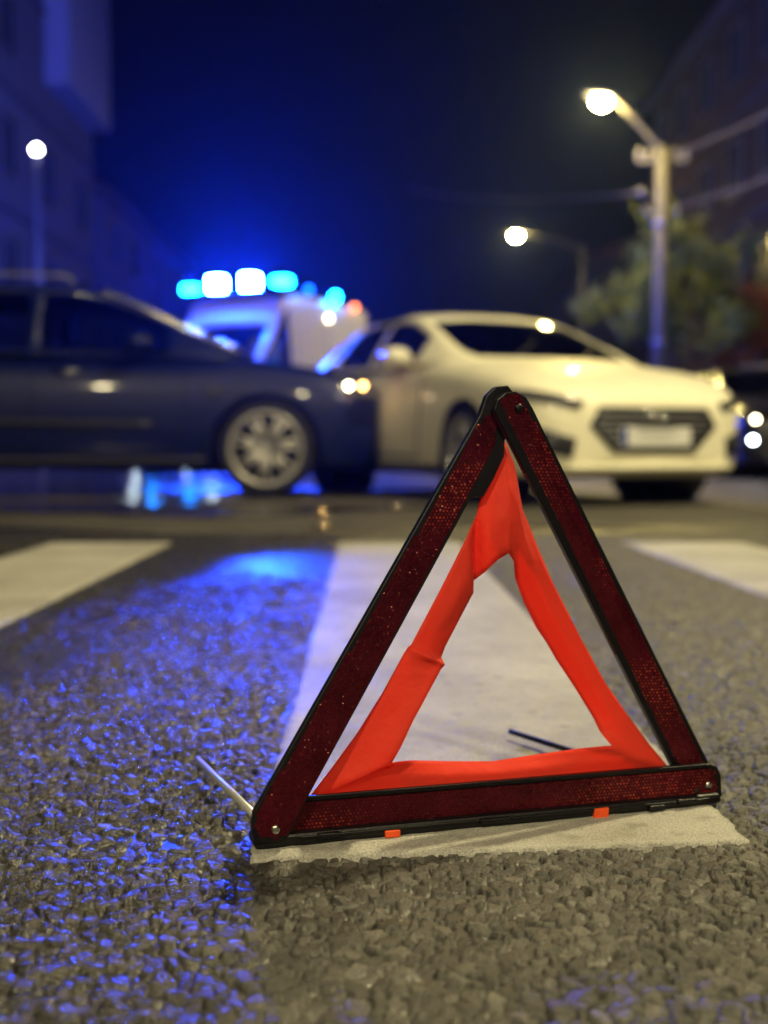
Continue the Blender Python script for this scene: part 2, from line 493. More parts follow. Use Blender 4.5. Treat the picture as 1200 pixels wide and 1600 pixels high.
def puddles(X, Y):
    """standing water: 0 dry .. 1 brimming"""
    n = vnoise(X * 4.5, Y * 2.2, 51) * .6 + vnoise(X * 13, Y * 8, 52) * .4 - .5
    f = np.zeros(X.shape)
    for (cx, cy, rx, ry, a) in ((-.50, 3.65, .75, 1.25, 1.0), (-.72, 1.95, .34, .75, .9), (-.115, 1.0, .060, .050, .55), (-.19, .99, .10, .05, .5)):
        d = np.sqrt(((X - cx) / rx) ** 2 + ((Y - cy) / ry) ** 2)
        f = np.maximum(f, np.clip((1.25 - d + n * 1.1) * 1.3, 0, a))
    return f


def ground_patch(x0, x1, y0, y1, step, sp, fade=None):
    nx, ny = int((x1 - x0) / step) + 1, int((y1 - y0) / step) + 1
    X, Y = np.meshgrid(np.linspace(x0, x1, nx), np.linspace(y0, y1, ny))
    z, t, g = stones(X, Y, sp)
    z = z + .0036 + .003 * (vnoise(X * 2.1, Y * 2.1, 31) - .5) + .002 * (vnoise(X * 9, Y * 9, 32) - .5)
    film = puddles(X, Y)
    lv = -.004 + .0062 * film
    wl = np.clip((lv - z) / .0008, 0, 1)
    z = np.maximum(z, lv)
    g = g * (1 - wl)
    ca, sa = math.cos(STRIPE_ANG), math.sin(STRIPE_ANG)
    Sx, D = X * ca + Y * sa, -X * sa + Y * ca
    for (s0, s1) in STRIPES:                      # the paint fills the hollows: chippings end under it
        inside = (Sx > s0 + .006) & (Sx < s1 - .006) & (D > st_near(Sx) + .004) & (D < ST_FAR - .006)
        z = np.where(inside, np.minimum(z, -.004), z)
        rim = (Sx > s0 - .011) & (Sx < s1 + .011) & (D > st_near(Sx) - .011) & (D < ST_FAR + .011)
        z = np.where(rim, np.minimum(z, .0012), z)
    idx = np.arange(nx * ny).reshape(ny, nx)
    q = np.stack([idx[:-1, :-1], idx[:-1, 1:], idx[1:, 1:], idx[1:, :-1]], -1).reshape(-1, 4)
    return np.stack([X, Y, z], -1).reshape(-1, 3), q, t.ravel(), g.ravel(), wl.ravel()


road = mk('road', [(-160, -60, -.013), (160, -60, -.013), (160, 260, -.013), (-160, 260, -.013)], [(0, 1, 2, 3)], road_material())
tag(road, 'wet dark asphalt road running under the cars', kind='structure')

vs_, qs_, ts_, gs_, ws_ = [], [], [], [], []
off = 0
for args in ((-.46, .46, .56, 1.34, .0016, .0126), (-.80, .80, 1.338, 2.3, .0030, .0126), (-2.7, 2.7, 2.296, 4.7, .0064, .0140),
             (-1.3, -.458, .30, 1.34, .0042, .0126), (.458, 1.3, .30, 1.34, .0042, .0126), (-1.7, -.798, 1.338, 2.3, .0050, .0126), (.798, 1.7, 1.338, 2.3, .0050, .0126), (-.458, .458, .30, .562, .0042, .0126)):
    v, q, t, g, wl = ground_patch(*args); ws_.append(wl)
    vs_.append(v); qs_.append(q + off); ts_.append(t); gs_.append(g); off += len(v)
asph = mk_np('asphalt_chippings', np.concatenate(vs_), np.concatenate(qs_), asphalt_material(), None, True)
for nm, arr in (('tone', np.concatenate(ts_)), ('gap', np.concatenate(gs_)), ('film', np.concatenate(ws_))):
    a_ = asph.data.attributes.new(nm, 'FLOAT', 'POINT'); a_.data.foreach_set('value', arr.astype(np.float32))
tag(asph, 'coarse wet asphalt of packed stone chippings around the crossing', kind='stuff')

STRIPE_MAT = stripe_material()
SLAB = ['broad worn white crossing stripe passing under the warning triangle']
for k, (s0, s1) in enumerate(STRIPES):
    step = .006 if k == 1 else .014
    ns, nd = int((s1 - s0) / step) + 1, int((ST_FAR - ST_NEAR) / step) + 1
    A, D = np.meshgrid(np.linspace(s0, s1, ns), np.linspace(ST_NEAR, ST_FAR, nd))
    ex = np.minimum(A - s0, s1 - A); ey = np.minimum(D - ST_NEAR, ST_FAR - D)
    A = A + np.where(A - s0 < .001, 1, 0) * .007 * (vnoise(A * 0 + 3 + k, D * 70, 41) - .5) + np.where(s1 - A < .001, 1, 0) * .007 * (vnoise(A * 0 + 9 + k, D * 70, 42) - .5)
    D2 = D + np.where((ey < .001), 1, 0) * .0016 * (vnoise(A * 80, D * 0 + 5 + k, 43) - .5)
    Z = .0042 + .0010 * (vnoise(A * 60, D * 60, 44) - .5) + .0010 * (vnoise(A * 190, D * 190, 45) - .5) + .002 * (vnoise(A * 5, D * 5, 46) - .5)
    edge = np.minimum(ex, ey)
    D2 = D2 + (st_near(A) - ST_NEAR) * (1 - (D - ST_NEAR) / (ST_FAR - ST_NEAR)) if k == 1 else D2
    Z = np.where(edge < .001, -.006, Z)
    ca, sa = math.cos(STRIPE_ANG), math.sin(STRIPE_ANG)
    X, Y = A * ca - D2 * sa, A * sa + D2 * ca
    # pull the second ring close to the rim so the paint ends in a low steep lip
    idx = np.arange(ns * nd).reshape(nd, ns)
    q = np.stack([idx[:-1, :-1], idx[:-1, 1:], idx[1:, 1:], idx[1:, :-1]], -1).reshape(-1, 4)
    V = np.stack([X, Y, Z], -1)
    for (a, b) in ((0, 1), (-1, -2)):
        V[:, b, :2] = V[:, a, :2] * .75 + V[:, b, :2] * .25
        V[b, :, :2] = V[a, :, :2] * .75 + V[b, :, :2] * .25
    o = mk_np('crossing_stripe', V.reshape(-1, 3), q, STRIPE_MAT, None, True)
    tag(o, ('white crossing stripe farthest from the triangle on the blue lit side', 'broad worn white crossing stripe passing under the warning triangle',
            'white crossing stripe in front of the white car, on the dry side')[k], kind='structure')

# ================================================================== WARNING TRIANGLE
A0 = G(396, 1329); B0 = G(1129, 1255)
A0.z = B0.z = 0
e1 = (B0 - A0).normalized()
lean = math.radians(3.0)
back = Vector((-e1.y, e1.x, 0))
e2 = Vector((0, 0, 1)) * math.cos(lean) + back * math.sin(lean)
nrm = e1.cross(e2).normalized()           # towards the camera
if nrm.y > 0: nrm = -nrm
ZB = .0065                                # it stands on the paint
tri_o = A0 + Vector((0, 0, ZB))
tri = empty('warning_triangle', tri_o)
tri.matrix_world = Matrix(((e1.x, e2.x, nrm.x, tri_o.x), (e1.y, e2.y, nrm.y, tri_o.y), (e1.z, e2.z, nrm.z, tri_o.z), (0, 0, 0, 1)))
bpy.context.view_layer.update()
TM = tri.matrix_world.inverted()


def T(u, v, z=0.0):
    d = ray(u, v)
    k = (tri_o + nrm * z - C0).dot(nrm) / d.dot(nrm)
    p = TM @ (C0 + d * k)
    return Vector((p.x, p.y))


tag(tri, 'red folding emergency warning triangle standing on the crossing stripe', 'warning triangle')


def refl_mat(name, col):
    m = bpy.data.materials.new(name); m.use_nodes = True
    nt = m.node_tree; b = nt.nodes['Principled BSDF']; L = nt.links
    geo = nt.nodes.new('ShaderNodeNewGeometry')
    nz = nt.nodes.new('ShaderNodeTexNoise'); nz.inputs['Scale'].default_value = 30; nz.inputs['Detail'].default_value = 3
    tc = nt.nodes.new('ShaderNodeTexCoord'); L.new(tc.outputs['Object'], nz.inputs['Vector'])
    rp = nt.nodes.new('ShaderNodeValToRGB')
    rp.color_ramp.elements[0].position = .3; rp.color_ramp.elements[0].color = (col[0] * .6, col[1] * .6, col[2] * .6, 1)
    rp.color_ramp.elements[1].position = .75; rp.color_ramp.elements[1].color = (col[0] * 1.3, col[1] * 1.3, col[2] * 1.3, 1)
    L.new(nz.outputs['Fac'], rp.inputs[0]); L.new(rp.outputs[0], b.inputs['Base Color'])
    ap = nt.nodes.new('ShaderNodeAttribute'); ap.attribute_name = 'apex'
    pw = nt.nodes.new('ShaderNodeMath'); pw.operation = 'POWER'; pw.inputs[1].default_value = 2.0; pw.use_clamp = True
    L.new(ap.outputs['Fac'], pw.inputs[0])
    mx = nt.nodes.new('ShaderNodeMix'); mx.data_type = 'RGBA'; mx.inputs[7].default_value = (.60, .085, .05, 1)
    L.new(pw.outputs[0], mx.inputs[0]); L.new(rp.outputs[0], mx.inputs[6]); L.new(mx.outputs[2], b.inputs['Base Color'])
    b.inputs['Roughness'].default_value = .22
    b.inputs['Specular IOR Level'].default_value = .5
    b.inputs['Specular Tint'].default_value = (1.0, .35, .25, 1)
    return m


M['reflector'] = refl_mat('reflector', (0.048, 0.0035, 0.009))


def fabric_mat():
    m = bpy.data.materials.new('signal_fabric'); m.use_nodes = True
    nt = m.node_tree; L = nt.links
    b = nt.nodes['Principled BSDF']; out = nt.nodes['Material Output']
    b.inputs['Base Color'].default_value = (1.0, 0.085, 0.045, 1); b.inputs['Roughness'].default_value = .6
    b.inputs['Specular IOR Level'].default_value = .2
    b.inputs['Sheen Weight'].default_value = .1
    tc = nt.nodes.new('ShaderNodeTexCoord')
    wv = nt.nodes.new('ShaderNodeTexNoise'); wv.inputs['Scale'].default_value = 1500; L.new(tc.outputs['Object'], wv.inputs['Vector'])
    nz = nt.nodes.new('ShaderNodeTexNoise'); nz.inputs['Scale'].default_value = 55; nz.inputs['Detail'].default_value = 4; L.new(tc.outputs['Object'], nz.inputs['Vector'])
    b1 = nt.nodes.new('ShaderNodeBump'); b1.inputs['Strength'].default_value = .25; b1.inputs['Distance'].default_value = .0006
    L.new(wv.outputs['Fac'], b1.inputs['Height'])
    b2 = nt.nodes.new('ShaderNodeBump'); b2.inputs['Strength'].default_value = .6; b2.inputs['Distance'].default_value = .004
    L.new(nz.outputs['Fac'], b2.inputs['Height']); L.new(b1.outputs[0], b2.inputs['Normal'])
    L.new(b2.outputs[0], b.inputs['Normal'])
    tr = nt.nodes.new('ShaderNodeBsdfTranslucent'); tr.inputs[0].default_value = (1.0, .09, .04, 1)
    mx = nt.nodes.new('ShaderNodeMixShader'); mx.inputs[0].default_value = .52
    L.new(b.outputs[0], mx.inputs[1]); L.new(tr.outputs[0], mx.inputs[2]); L.new(mx.outputs[0], out.inputs[0])
    return m


M['fabric'] = fabric_mat()
M['frame_black'] = mat('frame_black', (0.004, 0.0035, 0.005), .38, 0, .35, 0, .2, 60, .08, 500)
M['rivet'] = mat('rivet', (.62, .60, .54), .28, 1.0, .5, 0, .08, 200)
M['orange_tag'] = mat('orange_tag', (.85, .09, .015), .5, 0, .4, 0, .1, 120)
M['leg_wire'] = mat('leg_wire', (.75, .76, .78), .38, .7, .5, 0, .1, 80)


def slab(name, px, zf, zb, material, parent, bevel=.0012, zfun=None):
    """solid plate from an outline in photo pixels lying in the triangle's plane; zfun(p)=offset"""
    z = zfun or (lambda p: 0.0)
    P = [T(*p, zf + z(T(*p))) for p in px]
    n = len(P)
    vs = [(p.x, p.y, zf + z(p)) for p in P] + [(p.x, p.y, zb + z(p)) for p in P]
    fs = [tuple(range(n)), tuple(range(2 * n - 1, n - 1, -1))] + [(i, n + i, n + (i + 1) % n, (i + 1) % n) for i in range(n)]
    o = mk(name, vs, fs, material, parent)
    bm = bmesh.new(); bm.from_mesh(o.data); bmesh.ops.recalc_face_normals(bm, faces=bm.faces[:]); bm.to_mesh(o.data); bm.free()
    if bevel:
        m = o.modifiers.new('bevel', 'BEVEL'); m.width = bevel; m.segments = 2; m.limit_method = 'ANGLE'
    return o


def inpoly(x, y, P):
    r = np.zeros(x.shape, bool)
    n = len(P)
    for i in range(n):
        a, b = P[i], P[(i + 1) % n]
        cnd = ((a.y > y) != (b.y > y)) & (x < (b.x - a.x) * (y - a.y) / (b.y - a.y + 1e-12) + a.x)
        r ^= cnd
    return r


def prism_sheet(name, px, z0, material, parent, axis, zfun=None, ridge=None, cell=.0020):
    """retroreflector: a field of tiny hexagonal pyramids filling the outline"""
    z_ = zfun or (lambda p: 0.0)
    P = [T(*p, z0 + z_(T(*p))) for p in px]
    ax = (T(*axis[1]) - T(*axis[0])).normalized(); ay = Vector((-ax.y, ax.x))
    cx = [p.dot(ax) for p in P]; cy = [p.dot(ay) for p in P]
    hs = cell * math.sqrt(3); vsn = cell * 1.5
    na, nb = int((max(cx) - min(cx)) / hs) + 2, int((max(cy) - min(cy)) / vsn) + 2
    I, J = np.meshgrid(np.arange(na), np.arange(nb))
    a = min(cx) + (I + .5 * (J % 2)) * hs; b = min(cy) + J * vsn
    x = a * ax.x + b * ay.x; y = a * ax.y + b * ay.y
    keep = inpoly(x, y, P)
    x, y = x[keep], y[keep]
    n = len(x)
    zf = np.array([zfun(Vector((i, j))) if zfun else 0.0 for i, j in zip(x, y)])
    tl = rng.normal(0, .09, (n, 2))
    if ridge:
        ra = T(*ridge[0]); rd = (T(*ridge[1]) - ra).normalized()
        sd = (x - ra.x) * (-rd.y) + (y - ra.y) * rd.x
        zf = zf - np.abs(sd) * .30
        tl = tl + np.stack([-rd.y * np.sign(sd), rd.x * np.sign(sd)], 1) * -.30
    verts = np.zeros((n, 7, 3))
    verts[:, 0] = np.stack([x, y, z0 + zf + cell * .30 * (1 + .3 * rng.normal(size=n))], 1)
    for k in range(6):
        th = math.pi / 6 + k * math.pi / 3
        ox = cell * (math.cos(th) * ax.x + math.sin(th) * ay.x); oy = cell * (math.cos(th) * ax.y + math.sin(th) * ay.y)
        verts[:, k + 1] = np.stack([x + ox, y + oy, z0 + zf + tl[:, 0] * ox + tl[:, 1] * oy + (cell * .28 if k % 2 else 0)], 1)
    f = np.array([(0, k + 1, (k + 1) % 6 + 1) for k in range(6)])
    tris = (np.arange(n)[:, None, None] * 7 + f[None]).reshape(-1, 3)
    o = mk_np(name, verts.reshape(-1, 3), tris, material, parent, False)
    sp = np.zeros((n, 7)); sp[:, 0] = (.25 + .75 * rng.random(n)) * np.clip((vnoise(x * 17 + 7, y * 17 + 3, 77) - .25) * 2.2, .28, 1)  # lighter prism tips: patchy sparkle painted into the colour
    at_ = o.data.attributes.new('apex', 'FLOAT', 'POINT'); at_.data.foreach_set('value', sp.ravel().astype(np.float32))
    return o


def along(p0, p1, z0, z1):
    a, b = T(*p0), T(*p1); d = b - a; l2 = d.length_squared
    return lambda p: z0 + (z1 - z0) * max(-.1, min(1.1, (Vector(p[:2]) - a).dot(d) / l2))


# left arm: lies in front of the base at the bottom, behind the right arm at the top
zl = along((420, 1290), (780, 630), .013, -.001)
larm = slab('arm', [(402, 1318), (393, 1300), (396, 1270), (408, 1249), (750, 648), (760, 618), (774, 604), (794, 602), (806, 616), (800, 650),
                    (789, 690), (788, 713), (772, 748), (755, 777), (737, 777), (483, 1243), (452, 1306), (432, 1316)], .0035, -.005, M['frame_black'], tri, zfun=zl)
prism_sheet('reflector', [(404, 1268), (752, 658), (762, 645), (776, 655), (772, 700), (750, 744), (479, 1243), (450, 1301), (434, 1310), (408, 1309), (398, 1290)],
            .0038, M['reflector'], larm, ((430, 1280), (770, 660)), zl)
# right arm
zr = along((1080, 1200), (800, 630), -.010, .009)
rarm = slab('arm', [(1112, 1200), (1055, 1204), (772, 640), (777, 624), (790, 613), (806, 611), (822, 620), (832, 636)], .0035, -.005, M['frame_black'], tri, zfun=zr)
prism_sheet('reflector', [(1107, 1197), (1056, 1197), (776, 645), (780, 627), (795, 616), (812, 617), (824, 632)], .0068, M['reflector'], rarm,
            ((1080, 1190), (800, 640)), zr, ridge=((800, 640), (1086, 1196)))
# base
base = slab('base_bar', [(425, 1312), (424, 1251), (1108, 1194), (1121, 1198), (1127, 1210), (1128, 1244), (1120, 1252)], .0040, -.006, M['frame_black'], tri)
prism_sheet('reflector', [(440, 1302), (452, 1258), (1106, 1201), (1118, 1207), (1121, 1236)], .0043, M['reflector'], base, ((450, 1280), (1110, 1222)))
# top lip of the base and the rail it stands on
slab('top_lip', [(470, 1252), (470, 1245), (1106, 1194), (1108, 1199)], .0075, .0030, M['frame_black'], base, .0006)
rail = slab('foot_rail', [(399, 1329), (396, 1310), (452, 1303), (1127, 1240), (1129, 1254), (1120, 1257)], .014, -.016, M['frame_black'], tri, .003)
slab('rail_groove', [(470, 1311), (470, 1307), (790, 1277), (790, 1281)], .0155, .0120, M['frame_black'], rail, .0008)
slab('rail_groove', [(800, 1281), (800, 1277), (1110, 1247), (1110, 1251)], .0155, .0120, M['frame_black'], rail, .0008)
for (u, v, w) in ((515, 1305, 18), (775, 1282, 24), (1028, 1262, 12), (1075, 1252, 14)):
    slab('clip', [(u - w, v + 5 + w * .09), (u - w, v - 3 + w * .09), (u + w, v - 3 - w * .09), (u + w, v + 5 - w * .09)], .0185, .0120, M['frame_black'], rail, .001)
slab('orange_tag', [(603, 1310), (602, 1299), (626, 1297), (626, 1308)], .0170, .0120, M['orange_tag'], tri, .0008)
slab('orange_tag', [(928, 1286), (930, 1265), (952, 1262), (951, 1283)], .0170, .0040, M['orange_tag'], tri, .0008)
for (u, v, z, par) in ((425, 1288, .0172, larm), (1103, 1225, .0052, base), (800, 640, .0165, rarm)):
    q = T(u, v)
    mb = MB().lathe([(0, .0016), (.0022, .0015), (.0038, .0008), (.0042, -.002)], 18, (q.x, q.y, z))
    mb.build('rivet', M['rivet'] if par is not rarm else M['frame_black'], par, True)

# folded fluorescent fabric
FAB = [((792, 688), (790, 864)), ((808, 726), (803, 876)), ((820, 795), (817, 905)), ((842, 850), (835, 945)), ((865, 905), (855, 985)), ((889, 952), (870, 1008)),
       ((913, 1000), (885, 1035)), ((950, 1068), (912, 1078)), ((990, 1125), (935, 1120)), ((1022, 1168), (944, 1145)), ((1052, 1204), (951, 1163)),
       ((980, 1210), (910, 1172)), ((900, 1216), (850, 1184)), ((800, 1224), (780, 1196)), ((700, 1232), (700, 1195)), ((600, 1240), (650, 1191)), ((530, 1246), (625, 1190)),
       ((484, 1250), (608, 1189)), ((520, 1203), (620, 1165)), ((560, 1148), (642, 1120)), ((600, 1085), (665, 1080)), ((634, 1022), (686, 1044)), ((641, 1012), (692, 1038)), ((646, 1008), (696, 1030)),
       ((665, 972), (704, 1012)), ((700, 905), (728, 962)), ((730, 845), (748, 928)), ((748, 806), (752, 909)), ((752, 786), (760, 893)), ((772, 738), (776, 874))]
# bulge of the strip middle and of the inner rim towards the viewer, millimetres
MIDZ = [8, 12, 18, 14, 11, 9, 8, 7, 6, 4, 1, 5, 6, 6, 6, 4, 2, 1, -3, -4, -3, 0, 10, 3, 4, 6, 5, -9, 9, 11]
INZ = [14, 5, -12, -18, -18, -17, -16, -13, -9, -3, 12, -2, -10, -12, -10, -3, 5, 14, 17, 16, 14, 12, 11, -6, -8, -5, -8, -14, 4, 10]
K = 9
fv, ff = [], []
nF = len(FAB)
SUB = 4
cols = []
for i in range(nF):
    for s_ in range(SUB):
        t = s_ / SUB
        o0, i0 = FAB[i]; o1, i1 = FAB[(i + 1) % nF]
        po = T(*o0).lerp(T(*o1), t); pi_ = T(*i0).lerp(T(*i1), t)
        cols.append((po, pi_, MIDZ[i] * (1 - t) + MIDZ[(i + 1) % nF] * t, INZ[i] * (1 - t) + INZ[(i + 1) % nF] * t))
for (po, pi_, mz, iz) in cols:
    for k in range(K):
        s_ = k / (K - 1)
        p = po.lerp(pi_, s_)
        tent = 1 - abs(s_ - .55) / .55 if s_ < .55 else 1 - (s_ - .55) / .45
        z = -.006 + .001 * (mz * tent + iz * s_) + .0007 * mnoise.noise(Vector((p.x * 45, p.y * 45, 1.7)))
        fv.append((p.x, p.y, z))
nc = len(cols)
for i in range(nc):
    for k in range(K - 1):
        ff.append((i * K + k, i * K + k + 1, ((i + 1) % nc) * K + k + 1, ((i + 1) % nc) * K + k))
fab = mk('signal_fabric', fv, ff, M['fabric'], tri, True)
m_ = fab.modifiers.new('thickness', 'SOLIDIFY'); m_.thickness = .0006; m_.offset = 0

# wire legs folded out behind
TMW = tri.matrix_world.inverted()


def leg(pts, r):
    mb = MB(); mb.tube([TMW @ Vector(p) for p in pts], r, 10)
    mb.build('leg', M['leg_wire'], tri, True)


pL0 = tri_o + e1 * .010 + e2 * .014 - nrm * .016; pL1 = G(308, 1187, .018)
leg([pL0, pL0.lerp(pL1, .5), pL1], .0036)
pR0 = G(1100, 1246, .016); pR1 = G(797, 1143, .014)
pR0.y += .02
mb = MB(); mb.tube([TMW @ pR0, TMW @ pR1], .0032, 10); mb.build('leg', M['rubber'], tri, True)

# ================================================================== VEHICLES
def hermite(ctrl):
    t = np.array([p[0] for p in ctrl], float); y = np.array([p[1] for p in ctrl], float)
    h = np.diff(t); d = np.diff(y) / h
    m = np.zeros(len(t)); m[0] = d[0]; m[-1] = d[-1]
    for i in range(1, len(t) - 1):
        m[i] = 0 if d[i - 1] * d[i] <= 0 else 2 * d[i - 1] * d[i] / (d[i - 1] + d[i])

    def f(x):
        x = min(max(x, t[0]), t[-1])
        i = min(int(np.searchsorted(t, x, 'right')) - 1, len(t) - 2)
        s = (x - t[i]) / h[i]
        return float((2*s**3 - 3*s**2 + 1) * y[i] + (s**3 - 2*s**2 + s) * h[i] * m[i] + (-2*s**3 + 3*s**2) * y[i+1] + (s**3 - s**2) * h[i] * m[i+1])
    return f


RING = [(0, 0), (.80, 0), (.93, .05), (.975, .18), (1.0, .45), (.99, .68), (.965, .84), (.925, .94), (.84, .985), (.55, 1.0), (.25, 1.0), (0, 1.0)]


class Car:
    """x forward (0 at the front bumper), y to the car's left, z up"""
    def __init__(s, root, p):
        s.r, s.p = root, p
        s.top, s.bot, s.plan = hermite(p['top']), hermite(p['bottom']), hermite(p['plan'])
        s.hw = p['W'] / 2
        s.parts = []

    def half(s, t): return s.plan(t) * s.hw

    def body(s):
        p = s.p; L = p['L']
        ts = sorted(set([0, .015, .04, .08, .13, .2, .28] + [L - v for v in (0, .015, .04, .08, .13, .2)] + list(np.linspace(.35, L - .3, p.get('ns', 44)))))
        n = len(RING); vs, fs = [], []
        full = n * 2 - 2
        for t in ts:
            w, zt, zb = s.half(t), s.top(t), s.bot(t)
            half = []
            for (a, b) in RING:
                crown = p.get('crown', .03) * (1 - (a) ** 2) if b >= .98 else 0
                half.append((-t, w * a, zb + (zt - zb) * b + crown))
            ring = half + [(x, -y, z) for (x, y, z) in half[-2:0:-1]]
            vs += ring
        for i in range(len(ts) - 1):
            for k in range(full):
                fs.append((i*full+k, i*full+(k+1) % full, (i+1)*full+(k+1) % full, (i+1)*full+k))
        for i, fl in ((0, 1), (len(ts) - 1, 0)):
            ids = list(range(i * full, (i + 1) * full))
            cx = Vector((0, 0, 0))
            for q in ids: cx += Vector(vs[q])
            cx /= full; cx.x += .012 if i == 0 else -.012
            vs.append(tuple(cx)); c_ = len(vs) - 1
            for k in range(full): fs.append((ids[k], ids[(k + 1) % full], c_))
        o = mk('body', vs, fs, p['paint'], s.r, True)
        bm = bmesh.new(); bm.from_mesh(o.data); bmesh.ops.recalc_face_normals(bm, faces=bm.faces[:]); bm.to_mesh(o.data); bm.free()
        # wheel arches cut out of the shell
        R = p['wr'] + p.get('arch', .05)
        for t in p['axles']:
            for sy in (-1, 1):
                me_ = bpy.data.meshes.new('cut'); bmc = bmesh.new()
                bmesh.ops.create_cone(bmc, cap_ends=True, segments=40, radius1=R, radius2=R, depth=.84,
                                      matrix=Matrix.Translation((-t, sy * (s.hw + .10), p['wr'])) @ Matrix.Rotation(math.pi / 2, 4, 'X'))
                bmc.to_mesh(me_); bmc.free()
                cb = bpy.data.objects.new('cut', me_); COL.objects.link(cb); cb.parent = s.r; bpy.context.view_layer.update()
                md = o.modifiers.new('b', 'BOOLEAN'); md.operation = 'DIFFERENCE'; md.object = cb; md.solver = 'EXACT'
                dg = bpy.context.evaluated_depsgraph_get()
                nm = bpy.data.meshes.new_from_object(o.evaluated_get(dg))
                o.modifiers.clear(); old = o.data; o.data = nm; bpy.data.meshes.remove(old)
                me = cb.data; bpy.data.objects.remove(cb); bpy.data.meshes.remove(me)
        o.data.polygons.foreach_set('use_smooth', [True] * len(o.data.polygons))
        try: o.data.set_sharp_from_angle(angle=math.radians(38))
        except Exception: pass
        o.data.name = 'body'
        s.bodyo = o
        s.bvh = BVHTree.FromPolygons([v.co for v in o.data.vertices], [tuple(q.vertices) for q in o.data.polygons])
        for t in p['axles']:
            for sy in (-1, 1):
                ln = MB().lathe([(R - .004, -.18), (R - .004, .18)], 32, (-t, sy * (s.hw - .21), p['wr']), 'y')
                ln.build('arch_liner', M['plastic_black'], s.r, True)
        return o

    def cab(s):
        p = s.p; cb = p['cab']
        roof, wb, wr = hermite(cb['roof']), hermite(cb['belt_w']), hermite(cb['roof_w'])
        belt = hermite(cb['belt'])
        t0, t1 = cb['roof'][0][0], cb['roof'][-1][0]
        marks = [t0, t1] + [v for w in cb['side'] for v in w] + list(cb['front']) + list(cb['rear'] or [])
        ts = sorted(set([round(v, 4) for v in marks + list(np.linspace(t0, t1, 34))]))
        ts = [t for i, t in enumerate(ts) if i == 0 or t - ts[i - 1] > .012 or t in marks]
        Q = [0, .07, .30, .6, .88, 1.0]; Rr = [.10, .22, .6, 1.0]
        rows = []
        for t in ts:
            zb_, zr_ = belt(t), max(roof(t), belt(t) + .003)
            yb, yr = wb(t), wr(t)
            edge = zr_ - .045 * min(1, (zr_ - zb_) / .25)
            h = []
            for q in Q:
                h.append((-t, yb + (yr - yb) * (q ** 1.35), zb_ + (edge - zb_) * q))
            for r in Rr:
                h.append((-t, yr * (1 - r), edge + (zr_ - edge) * (1 - (1 - r) ** 3)))
            rows.append(h + [(x, -y, z) for (x, y, z) in h[-2::-1]])
        m = len(rows[0]); nq = len(Q)
        vs = [v for r in rows for v in r]
        fr, ws, rw = [], [], []
        sides = {}
        for i in range(len(ts) - 1):
            tm = (ts[i] + ts[i + 1]) / 2
            for k in range(m - 1):
                f = (i*m+k, i*m+k+1, (i+1)*m+k+1, (i+1)*m+k)
                kk = k if k < (m - 1) / 2 else m - 2 - k       # row counted from the belt
                sgn = 1 if k < (m - 1) / 2 else -1
                if kk < nq - 1:
                    hit = None
                    for j, (a, b) in enumerate(cb['side']):
                        if a < tm < b and 1 <= kk <= 3: hit = j
                    if hit is None: fr.append(f)
                    else: sides.setdefault((hit, sgn), []).append(f)
                else:
                    if cb['front'][0] < tm < cb['front'][1] and kk >= nq: ws.append(f)
                    elif cb['rear'] and cb['rear'][0] < tm < cb['rear'][1] and kk >= nq: rw.append(f)
                    else: fr.append(f)

        def sub(name, faces, mt):
            used = sorted(set(q for f in faces for q in f)); mp = {q: i for i, q in enumerate(used)}
            o = mk(name, [vs[q] for q in used], [tuple(mp[q] for q in f) for f in faces], mt, s.r, True)
            bm = bmesh.new(); bm.from_mesh(o.data)
            bmesh.ops.remove_doubles(bm, verts=bm.verts[:], dist=.0005)
            bmesh.ops.recalc_face_normals(bm, faces=bm.faces[:]); bm.to_mesh(o.data); bm.free()
            return o
        fo = sub('roof', fr, p['paint'])
        sm = fo.modifiers.new('t', 'SOLIDIFY'); sm.thickness = .02; sm.offset = -1
        g = p.get('glass', M['glass'])
        if ws: sub('windshield', ws, g)
        if rw: sub('rear_window', rw, g)
        for key, fc in sides.items(): sub('window', fc, g)
        s.cabvs = vs
        s.cbvh = BVHTree.FromPolygons([Vector(v) for v in vs], [tuple(f) for f in fr + ws + rw + sum(sides.values(), [])])
        # dark cabin floor at belt height, seats
        zf = lambda t: belt(t) + .045
        tt = np.linspace(cb['front'][0] + .12, t1 - .12, 12)
        fl = [(-t, wb(t) * .93, zf(t)) for t in tt] + [(-t, -wb(t) * .93, zf(t)) for t in tt]
        n = len(tt)
        mk('interior', fl, [(i, i + 1, n + i + 1, n + i) for i in range(n - 1)], M['seat'], s.r)
        for t in cb.get('seats', []):
            for sy in (-.36, .36):
                mb = MB()
                zz = belt(t)
                mb.box((-t - .06, sy - .22, zz - .02), (-t + .06, sy + .22, zz + .17))
                mb.box((-t - .05, sy - .12, zz + .20), (-t + .05, sy + .12, zz + .38))
                mb.box((-t - .01, sy - .05, zz + .16), (-t + .01, sy + .05, zz + .21))
                mb.build('seat', M['seat'], s.r, False, .03)

    def hit(s, o, d, cab=False):
        r = (s.cbvh if cab else s.bvh).ray_cast(Vector(o), Vector(d))
        return r

